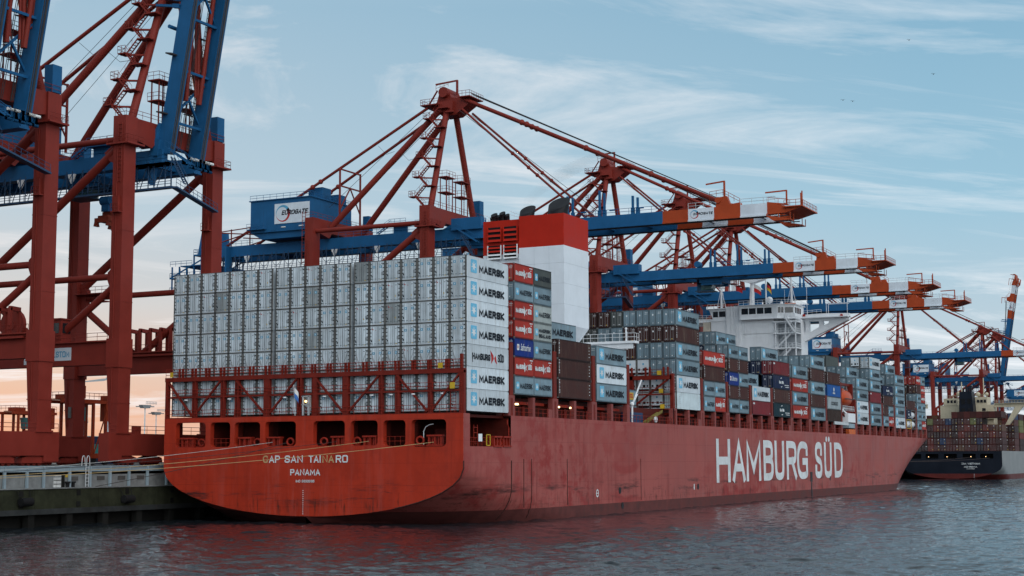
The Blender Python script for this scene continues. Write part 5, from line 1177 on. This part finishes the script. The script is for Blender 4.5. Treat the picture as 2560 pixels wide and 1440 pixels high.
            for k in (0,.5,1): b2.tube((x*(.6+k),51,83.4),hp+Vector((x*(.8+k),0,0))+d*(segs[2]+.5)+u_*4.0,.055,4,None,0,False)
        b2.tube((x*2.3,60,80.5),(x*3.5,84,62),.05,4,None,0,False)
    b2.path([(-3.3,72,74.2),(0,72,73),(3.3,72,74.2)],.04,4); b2.path([(-3.3,66.5,72.3),(0,66.5,71.2),(3.3,66.5,72.3)],.04,4)
    P('fore_stay',b1,M_cr); P('hoist_rope',b2,M_rope)
    if raised:
        b=MB()
        for x in (-2.4,-1.2,0,1.2,2.4): b.prism([(x-.3,54.0),(x+.3,54.0),(x+.2,53.4),(x+.35,52.6),(x-.35,52.6),(x-.2,53.4)],'y',50.2,50.5); b.tube((x-.4,50.4,52.5),(x+.4,50.4,52.5),.25,8)
        b.box(-3.0,3.0,50.6,51.4,52.9,53.6); b.box(-6.8,-4.6,51,58,52.4,52.6); b.rail([(-6.8,58,52.6),(-6.8,51,52.6)],1.1,1.4,.045)
        for x in (-2.4,-1.2,1.2,2.4): b.tube((x-.45,50.1,53.7),(x+.45,50.1,53.7),.22,8,None,1); P('hinge_sheaves',b,[M_cb,M_lamp])
    root.location.x=Xm
    return root
LB=lambda s: s
cC=crane(97.9,False,(4.15,'C'),'red and blue crane with lowered boom directly behind the ship funnel, nearest lowered boom','')
cB=crane(8.2,True,(0,'B'),'red crane with its blue boom raised, right one of the two at the left edge','sign')
cD=crane(182.1,False,(0,'D'),'red and blue crane with lowered boom, second lowered boom beyond the funnel','')
cA=dup(cB); cA.location.x=-28.55; cA['label']='red crane with its blue boom raised, cut off by the left picture edge'
for X,lab in ((236.4,'red and blue crane with lowered boom, third lowered boom beyond the funnel'),(282.0,'crane whose striped boom tip is lowest of the four right of the funnel'),(518.0,'red and blue crane whose lowered boom leaves the frame beyond the white bridge wing'),(734.0,'distant red and blue crane with lowered boom, behind the far ship funnel')):
    k=dup(cD); k.location.x=X; k['label']=lab
for X,lab in ((783,'distant crane with raised striped boom, tallest at the right edge'),(1115,'far crane with raised striped boom just right of the tallest raised one'),(1168,'farthest crane with raised striped boom, at the right picture edge')):
    k=dup(cB); k.location.x=X; k['label']=lab
    for c in list(KIDS[k.name]):
        if c.name.startswith('sign_plate'): bpy.data.objects.remove(c); KIDS[k.name].remove(c)
for c in list(KIDS[cA.name]):
    if c.name.startswith('sign_plate'): bpy.data.objects.remove(c); KIDS[cA.name].remove(c)
# ---------------------------------------------------------------- spreader, mooring lines
sp0=thing('container_spreader','blue and red container spreader hanging on ropes under the left crane','spreader',(9.4,67.6,45.6))
b=MB(); b.box(5.2,8.4,69.0,71.0,45.5,46.5); b.box(4.9,5.5,68.6,71.4,45.4,46.1); b.box(8.2,8.7,68.6,71.4,45.4,46.1)
for x in (5.2,8.4):
    for y in (68.8,71.2): b.prism([(x-.3,45.5),(x+.3,45.5),(x+.5,44.8),(x-.5,44.8)],'y',y-.2,y+.2)
b.box(6.2,8.2,69,71,46.3,47.2); b.v=[(v[0]+1.2,v[1]-2.4,v[2]) for v in b.v]; b.build('spreader_frame',mat('spreader_red',(.24,.04,.02),.5),sp0)
b=MB(); b.box(5.6,8.6,69.3,70.7,47.2,48.4)
for x in (6,8.2): b.tube((x,69.1,48.9),(x,70.9,48.9),.75,12)
b.v=[(v[0]+1.2,v[1]-2.4,v[2]) for v in b.v]; b.build('head_block',M_cb,sp0)
b=MB()
for x in (5.6,6.4,7.8,8.6):
    for y in (69.4,70.6): b.tube((x,y,48.9),(x,y,51.4),.04,4,None,0,False)
b.v=[(v[0]+1.2,v[1]-2.4,v[2]) for v in b.v]; b.build('hoist_rope',M_rope,sp0)
def line(name,p,q,sag,r,m,lab):
    p=Vector(p);q=Vector(q); b=MB(); n=24
    b.path([p.lerp(q,i/n)-Vector((0,0,sag*4*(i/n)*(1-i/n))) for i in range(n+1)],r,6)
    o=b.build(name,m,None,q); tag(o,lab,'rope','mooring lines from the red ship stern to the quay')
M_rw=mat('rope_pale',(.36,.36,.35),.8,.2,0); M_rt=mat('rope_tan',(.36,.26,.13),.8,.2,0); M_rd=mat('rope_dark',(.045,.035,.035),.8,.2,0)
line('mooring_line',(-1,29.7,11.0),(-62,51.4,6.6),.9,.04,M_rw,'pale grey mooring line, topmost of the five at the stern')
line('mooring_line',(-1,19.2,11.0),(-62,51.4,6.4),.8,.035,M_rd,'thin dark mooring line second from the top, above two tan lines')
line('mooring_line',(-1,14.2,11.0),(-62,51.4,6.1),1.0,.04,M_rt,'upper of the two tan mooring lines')
line('mooring_line',(-1,4.3,10.8),(-62,51.4,6.0),1.0,.04,M_rt,'lower tan mooring line from the rightmost stern opening')
line('mooring_line',(-1,27.4,10.9),(-12.5,50.7,5.1),.3,.045,M_rd,'dark mooring line dropping steeply to the bollards on the quay wall')
# ---------------------------------------------------------------- second ship ahead
ZX,ZY0,ZY1=471.5,7.0,47.0
zs_=thing('container_ship','dark hulled container ship with cream bridge moored beyond the red bow','ship',(ZX+130,27,0))
M_zh=mat('navy_hull',(.008,.011,.019),.45,.2,.15,.2,rnd=0,dirt=(.02,.02,.02)); M_zs=mat('lit_grey_hull_side',(.17,.185,.19),.4,.2,.25,.15,rnd=0); M_zr=mat('dull_red_boot',(.10,.018,.016),.55,.25,.3,rnd=0)  # navy hull's sides greyed, the light on them put into the colour
zc,zb=27.0,20.0
def zhb(x,z):
    x-=ZX
    if x<40: z0=.2-.5*x; h=5.2+.2*x; s_=(z-z0)/h; return 0 if s_<=0 else zb*math.sqrt(max(0,1-(1-min(s_,1))**2))
    if x>220: return zb*(1-((x-220)/72)**2.4)
    return zb
X_=[ZX+q for q in (0,4,9,15,22,30,40,80,140,220,240,260,275,285,291)]; Zq=[-3,-1,0,.6,1.2,2,3,4,5.5,8,11.5]
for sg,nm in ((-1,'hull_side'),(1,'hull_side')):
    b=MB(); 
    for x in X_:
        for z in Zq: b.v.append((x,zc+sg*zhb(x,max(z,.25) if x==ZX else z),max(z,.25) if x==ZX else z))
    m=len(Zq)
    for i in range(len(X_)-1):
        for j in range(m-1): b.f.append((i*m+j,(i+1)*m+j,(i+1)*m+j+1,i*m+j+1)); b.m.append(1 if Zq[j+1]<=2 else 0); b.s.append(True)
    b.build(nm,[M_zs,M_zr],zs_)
tz=[.22,.3,.5,.8,1.2,1.8,2.3]
b=MB(); lo=[(zc+zhb(ZX,z),z) for z in tz]+[(zc-zhb(ZX,z),z) for z in tz[::-1]]; v2,f2=poly2(lo); b.add([(ZX-.02,y,z) for y,z in v2],f2,1)
tz=[2.3,3,4,5.4]; hi=[(zc+zhb(ZX,z),z) for z in tz]+[(zc+zb,11.4),(zc-zb,11.4)]+[(zc-zhb(ZX,z),z) for z in tz[::-1]]; v2,f2=poly2(hi,[rrect(zc+y-2.6,zc+y+2.6,8.4,10.4,.4) for y in (-14,-7,.5,8,15)]); b.add([(ZX-.02,y,z) for y,z in v2],f2,0)
b.build('transom',[M_zh,M_zr],zs_)
b=MB(); b.box(ZX+.3,ZX+10,zc-19.5,zc+19.5,7.6,8.0); b.box(ZX+5,ZX+5.3,zc-19,zc+19,8,11); b.box(ZX+.1,ZX+285,zc-19.9,zc+19.9,11.2,11.42); b.build('deck',M_blackm,zs_)
b=MB()
for y in (-13.5,-7.6,2,9.5): b.sphere((ZX+.6,zc+y,9.2),.14,0,6,4)
islands(b,'deck_lamp',mat('warm_lamp',(1,.72,.35),emit=3.5),zs_)
b=MB()
for t,y,w_,z,h_ in (('ZIM VIETNAM',23.2,7.4,6.0,.72),('MONROVIA',22.2,5.2,4.75,.62),('IMO 9231822',21.2,3.2,4.1,.3)): b.stroke(t,(ZX-.06,y,z),(0,-1,0),(0,0,1),w_,h_,h_*.2)
for i in range(8): b.box(ZX-.05,ZX-.03,18.2,18.35,.5+i*.22,.6+i*.22)
b.build('stern_lettering',M_let,zs_)
M_cr_=mat('cream_paint',(.50,.44,.32),.5,.1,.2,rnd=0)
b=MB(); x0=ZX+21; b.box(x0,x0+9,13,35,11.4,31.0); b.box(x0,x0+9,15.5,21,31,34.4); b.prism([(21.5,31),(24,31),(24,32.5),(21.5,34)],'x',x0,x0+6); b.box(x0-.2,x0+6,27.6,33.5,31,34.0); b.build('deckhouse',M_cr_,zs_)
def zwing(sg):
    Y=lambda y: zc+sg*(zc-y)
    pl=[(Y(13),30),(Y(13),31.6),(Y(-.5),31.6),(Y(-.5),30.6),(Y(1.5),30),(Y(7.2),22.5),(Y(8.8),22.5),(Y(4.6),30)]
    b=MB(); b.prism(pl,'x',x0+2,x0+4.2); b.box(x0+1,x0+5,*sorted((Y(13),Y(-.5))),31.5,31.75); b.rail([(x0+1,Y(13),31.75),(x0+1,Y(-.5),31.75)],1.1,1.2,.06); b.build('bridge_wing',M_cr_,zs_)
zwing(1); zwing(-1)
b=MB()
for y in (15.8,17.2,18.6,28.2,29.6,31): b.box(x0-.25,x0-.02,y,y+1.0,32,33.2)
b.box(x0-.05,x0,16.2,17.6,28.4,29.6); islands(b,'window',M_glass,zs_)
b=MB(); b.prism([(18.6,11.4),(26.2,11.4),(25.2,36.4),(20.2,36.4)],'x',x0-9,x0-2)
for y,h_ in ((21,39),(22,38.2),(23,39.2),(24.2,38)): b.tube((x0-5,y,36.4),(x0-5,y,h_),.4,8)
b.build('funnel',M_zh,zs_)
b=MB()
for i in range(2):
    for j in range(3): b.box(x0-9.15,x0-9.02,20.4+i*2.6,22.0+i*2.6,31.2-j*4,33.4-j*4)
islands(b,'funnel_grille',M_blackm,zs_)
b=MB(); b.tube((x0+3,26.3,31),(x0+3,26.3,41),.25,6); b.tube((x0+3,17.2,34),(x0+3,17.2,42.5),.22,6); b.sphere((x0+3,19.6,35.6),1.0); b.sphere((x0+3,16,35.6),.8); b.sphere((x0+3,27.6,36),1.0); b.tube((x0+3,30,34),(x0+3,30,39),.15,5); b.build('mast',M_cr_,zs_)
b=MB(); b.rail([(x0-.2,33.5,34),(x0-.2,15.5,34.4)],1.1,1.4,.06)
for z in (22,25,28): b.box(x0-1,x0,12.5,15.5,z,z+.2); b.rail([(x0-1,15.5,z+.2),(x0-1,12.5,z+.2)],1.1,1,.06)
b.build('deck_railing',M_cr_,zs_)
zsl=lambda nm: nm
# containers of the second ship: far too many to count, one mesh
random.seed(11)
cols=[(.075,.022,.02),(.05,.018,.017),(.13,.025,.02),(.018,.04,.10),(.14,.15,.055),(.10,.05,.03),(.17,.18,.18),(.035,.018,.018)]
zm=[mat(f'far_container_paint_{n}',c,.6,.3,.3,.6,rnd=0) for n,c in zip(('maroon','dark_brown','red','blue','olive','brown','grey','near_black'),cols)]
b=MB()
def cstack(x,ncol,y0,nt,z0,near=True):
    for c in range(ncol):
        for t in range(nt(c) if callable(nt) else nt):
            y=y0+c*2.5; z=z0+t*2.72; mi=random.choices(range(8),(30,34,7,3,4,6,3,14))[0]
            b.box(x,x+12.19,y,y+2.44,z,z+2.62,mi)
            if near:
                b.box(x-.03,x,y+.05,y+.12,z+.1,z+2.5,7); b.box(x-.03,x,y+1.19,y+1.25,z+.1,z+2.5,7)
                for yy in (.35,.85,1.55,2.05): b.box(x-.05,x-.02,y+yy,y+yy+.06,z+.2,z+2.45,8)
                if random.random()<.7: b.box(x-.05,x-.02,y+.4,y+.75,z+1.9,z+2.15,9)
                if random.random()<.4: b.box(x-.05,x-.02,y+.4,y+.65,z+.5,z+.8,10)
                b.box(x-.02,x+.02,y-.05,y,z,z+2.6,7)
cstack(ZX+2.5,16,7.1,lambda c: 4 if c<3 else 5,11.5)
for k in range(8): b.box(ZX+2.5,ZX+14.7,7.1+k*2.5,9.54+k*2.5,25.1,27.7,0 if k%2 else 1)
cstack(ZX+36,16,7.1,lambda c: 6 if c<5 else 5,11.5)
for k in range(1,13): cstack(ZX+36+k*15,16 if k<10 else 10,7.1,6 if k<9 else 4,11.5,False)
pm=[*zm,M_lock,M_sw,M_ylm]
o=b.build('stacked_containers',pm,None,(ZX+100,27,11.5)); tag(o,'dense stacks of mostly dark red containers on the far navy ship','containers',None,'stuff')
line('mooring_line',(ZX,19,9),(ZX-70,49.5,8),1,.09,M_rd,'upper of two dark mooring lines on the far navy ship stern')
line('mooring_line',(ZX,12,8.6),(ZX-70,49.5,8),1,.09,M_rd,'lower of two dark mooring lines on the far navy ship stern')
# ---------------------------------------------------------------- quay clutter behind the crane legs
def carrier(x,y,label):
    t=thing('straddle_carrier',label,'straddle carrier',(x,y,7.9),'straddle carriers on the quay')
    M_so=mat('carrier_orange',(.25,.034,.012),.5,.2,.25)
    for sy in (-2.4,2.4):
        for sx in (-5,-1.6,1.6,5):
            b=MB(); b.box(x+sx-.24,x+sx+.24,y+sy-.22,y+sy+.22,9.2,19.2); b.build('leg',M_so,t)
            b=MB(); b.tube((x+sx,y+sy-.3,8.7),(x+sx,y+sy+.3,8.7),.8,14); b.build('wheel',M_blk,t)
        b=MB(); b.box(x-6.5,x+6.5,y+sy-.45,y+sy+.45,9.1,10); b.build('side_beam',M_so,t)
        b=MB(); b.box(x-6.8,x+6.8,y+sy-.3,y+sy+.3,19.2,19.8); b.build('top_beam',M_so,t)
    b=MB(); b.box(x-5.5,x+5.5,y-1.6,y+1.6,19.8,20.0); b.box(x-4.6,x-1.6,y-1.2,y+1.2,20.0,20.8); b.rail([(x-6.5,y-2.8,20),(x+6.5,y-2.8,20)],1.1,1.3,.05); b.box(x+5,x+6.2,y-2.6,y-1,16,20.8); b.rail([(x-6.5,y-2.8,20),(x-6.5,y+2.8,20)],1.1,1.3,.05); b.tube((x+2,y,20.2),(x+2,y,22.6),.1,5); b.build('engine_deck',M_so,t)
    b=MB(); b.prism([(x-4.3,15.9),(x-2.2,15.9),(x-2.2,18.4),(x-4.7,18.4)],'y',y-4.0,y-2.6); b.build('cab',M_cab,t)
    b=MB(); b.stair((x-1.5,y-2.9,10),(x-4.6,y-2.9,18.2),.6,0,(0,1,0)); b.beam((x+1.5,y-2.9,10),(x+4.8,y-2.9,18.2),.18,.18); b.build('stair',M_so,t)
    b=MB()
    for sx in (-5,5): b.box(x+sx-.38,x+sx+.38,y-2.76,y-2.68,11,12.4)
    b.build('hazard_stripe',M_ylm,t)
    return t
carrier(42.8,105,'orange straddle carrier seen between the two nearest crane legs, right one')
c2=carrier(87.5,161,'orange straddle carrier at the left picture edge, farther back one')
def mast(x,y,h,lab):
    t=thing('light_mast',lab,'light mast',(x,y,7.9),'tall floodlight masts behind the quay')
    b=MB(); b.tube((x,y,7.9),(x,y,h),.45,8,.3); b.build('pole',M_gal,t)
    b=MB(); b.prism([(x-2.4,h),(x+2.4,h),(x+3.4,h+1.6),(x-3.4,h+1.6)],'y',y-1.2,y+1.2); b.rail([(x-4,y-4,h+1.6),(x+4,y-4,h+1.6)],1.5,1.2,.1); b.tube((x-4,y+2.5,h+.8),(x+4,y-2.5,h+.8),.3,6); b.build('lamp_head',mat('mast_grey',(.25,.26,.27),.5,.2,0),t)
mast(427,413,35.2,'tall grey floodlight mast, left and nearer of the two beside the red stern')
mast(541,500.6,36.2,'tall grey floodlight mast, right and lower of the two beside the red stern')
mast(300,420,30.5,'grey floodlight mast seen low at the left picture edge')
def qp(u,d): v=fw+rt2*((u-1280)/3805.6); v.z=0; return CP+v*d
q=qp(279,1900); tx,ty_=q.x,q.y
wt=thing('wind_turbine','pale wind turbine hidden behind a crane leg, one blade showing','wind turbine',(tx,ty_,7.9))
M_wt=mat('turbine_grey',(.33,.36,.38),.5,.1,0)
b=MB(); b.tube((tx,ty_,7.9),(tx,ty_,109.5),2.2,12,1.3); b.build('tower',M_wt,wt)
b=MB(); b.box(tx-4,tx+6,ty_-2,ty_+2,109.3,112.5); b.sphere((tx-3,ty_-2.5,110.8),1.8); b.build('nacelle',M_wt,wt)
for a in (186,306,66):
    b=MB(); dv=rt*math.cos(R(a))+Vector((0,0,1))*math.sin(R(a)); o=Vector((tx-4,ty_-3.5,110.8)); pv=rt*(-math.sin(R(a)))+Vector((0,0,1))*math.cos(R(a))
    pts=[(1,.9),(7,1.9),(24,1.2),(44,.15)]; vs=[]
    for s_,c_ in pts: 
        for k in (c_,-c_*.6): 
            for e in (-.2,.2): vs.append(o+dv*s_+pv*k+fw*e*c_)
    b.add(vs,[(4*i+p,4*i+q,4*i+4+q,4*i+4+p) for i in range(3) for p,q in ((0,1),(1,3),(3,2),(2,0))]); b.build('blade',M_wt,wt)
def box_on_quay(x,y,z,m,lab,L=12.19,grp='boxes stacked behind the cranes'):
    b=MB(); b.box(x,x+L,y-1.22,y+1.22,z,z+2.6); n=int(L/.5)
    for i in range(n): b.box(x+.2+i*.5,x+.45+i*.5,y-1.26,y-1.22,z+.15,z+2.45)
    b.box(x-.04,x,y-1.1,y-.03,z+.1,z+2.5); b.box(x-.04,x,y+.03,y+1.1,z+.1,z+2.5)
    tag(b.build('shipping_container',m,None,(x,y,z)),lab,'container',grp)
M_teal=mat('teal_paint',(.035,.16,.15),.6,.25,.3); M_dbl=mat('dark_blue_paint',(.012,.02,.05),.6,.2,.2); M_pbr=mat('brownish_red_paint',(.10,.03,.025),.6,.3,.3)
def qp(u,d): v=fw+rt2*((u-1280)/3805.6); v.z=0; return CP+v*d
for u,d,z,m,lab in ((206,400,10.5,M_teal,'teal container, left one of the pair seen between crane legs'),(237,405,10.5,M_teal,'teal container, right one of the pair, beside the wide crane leg'),(205,399,7.9,M_dbl,'dark blue container on the ground left under the teal pair'),(236,404,7.9,M_pbr,'brownish red container on the ground right under the teal pair'),(225,440,13.1,M_dbl,'dark blue container behind and above the teal pair')):
    q=qp(u,d); box_on_quay(q.x,q.y,z,m,lab)
q=qp(226,440); box_on_quay(q.x+1,q.y+1,10.5,M_pbr,'brownish red container hidden behind the teal pair'); box_on_quay(q.x+1,q.y+1,7.9,M_teal,'teal container at ground level behind the pair of teal ones')
q=qp(190,700); q2=qp(262,700)
hall=thing('warehouse','long low pale warehouse far behind the crane legs','building',(q.x,q.y,7.9))
b=MB(); b.box(q.x-10,q2.x,q.y-12,q.y+20,7.9,19.6); b.box(q.x-10.5,q2.x+.5,q.y-12.5,q.y+20.5,19.6,20.2); b.build('wall',mat('pale_cladding',(.42,.39,.37),.7,.1,.1),hall)
b=MB()
for i in range(3): b.box(q.x-8+i*7,q.x-4+i*7,q.y-12.1,q.y-11.95,8,13)
islands(b,'door',mat('grey_door',(.2,.2,.2),.7,.1,0),hall)
q=qp(218,900)
ch=thing('chimney','square grey chimney far away between crane legs','chimney',(q.x,q.y,7.9))
b=MB(); b.box(q.x-1.6,q.x+1.6,q.y-1.6,q.y+1.6,7.9,31.4); b.box(q.x-1.9,q.x+1.9,q.y-1.9,q.y+1.9,31.4,32); b.build('stack',mat('chimney_grey',(.22,.23,.25),.8,.1,.1),ch)
b=MB(); b.rail([(q.x-1.9,q.y-1.9,32),(q.x+1.9,q.y-1.9,32)],1.1,1,.08); b.build('top_railing',M_gal,ch)
# gulls
M_gull=mat('gull_dark',(.06,.06,.065),.8,.1,0)
def at(u,v,dist): return CP+(fw+rt2*((u-1280)/3805.6)-up2*((v-720)/3805.6))*dist
for i,(u,v,lab) in enumerate(((2108,250,'small gull high in the sky, left of two close together'),(2132,253,'small gull high in the sky, right of two close together'),(2334,185,'lone small gull near the upper right'),(2273,100,'lone small gull above all the others'),(1600,425,'small gull gliding right of the second crane peak'))):
    p=at(u,v,260); b=MB()
    for s_ in (-1,1): b.add([p,p+rt*.22*s_+Vector((0,0,.16)),p+rt*.48*s_+Vector((0,0,.02)),p+rt*.45*s_-fw*.14,p+rt*.2*s_-fw*.2+Vector((0,0,.1)),p-fw*.22],[(0,1,4,5),(1,2,3,4)])
    b.tube(p+fw*.25,p-fw*.35,.08,6,.03); tag(b.build('gull',M_gull,None,p),lab,'bird','gulls in the sky')
print('objects',len(bpy.data.objects))

# faint exhaust haze over the funnel
m=bpy.data.materials.new('exhaust_haze'); m.use_nodes=True; n=m.node_tree.nodes; k=m.node_tree.links; n.remove(n['Principled BSDF'])
pv=n.new('ShaderNodeVolumePrincipled'); pv.inputs['Color'].default_value=(.10,.10,.11,1); tcn=n.new('ShaderNodeTexCoord'); nz=n.new('ShaderNodeTexNoise'); nz.inputs['Scale'].default_value=.16; nz.inputs['Detail'].default_value=4; k.new(tcn.outputs['Object'],nz.inputs['Vector'])
mm=n.new('ShaderNodeMath'); mm.operation='MULTIPLY_ADD'; mm.use_clamp=True; mm.inputs[1].default_value=.12; mm.inputs[2].default_value=-.035; k.new(nz.outputs[0],mm.inputs[0]); k.new(mm.outputs[0],pv.inputs['Density']); k.new(pv.outputs[0],n['Material Output'].inputs['Volume'])
b=MB(); N_=14; prof=[(61.5,21.6,52,.6),(62,20.5,54,1.2),(63,17,56.8,2),(64,13,59,2.7),(65,9,60.8,2.4),(66,6,62,.6)]
vs=[(x+r_*math.cos(2*math.pi*i/N_),y+r_*math.sin(2*math.pi*i/N_),z) for x,y,z,r_ in prof for i in range(N_)]
b.add(vs,[(j*N_+i,j*N_+(i+1)%N_,(j+1)*N_+(i+1)%N_,(j+1)*N_+i) for j in range(len(prof)-1) for i in range(N_)],0,True); b.add(vs[:N_],[tuple(range(N_))[::-1]]); b.add(vs[-N_:],[tuple(range(N_))])
tag(b.build('exhaust_smoke',m,None,(61.5,21.6,52)),'thin dark exhaust smoke drifting up from the red and white funnel',None,None,'stuff')
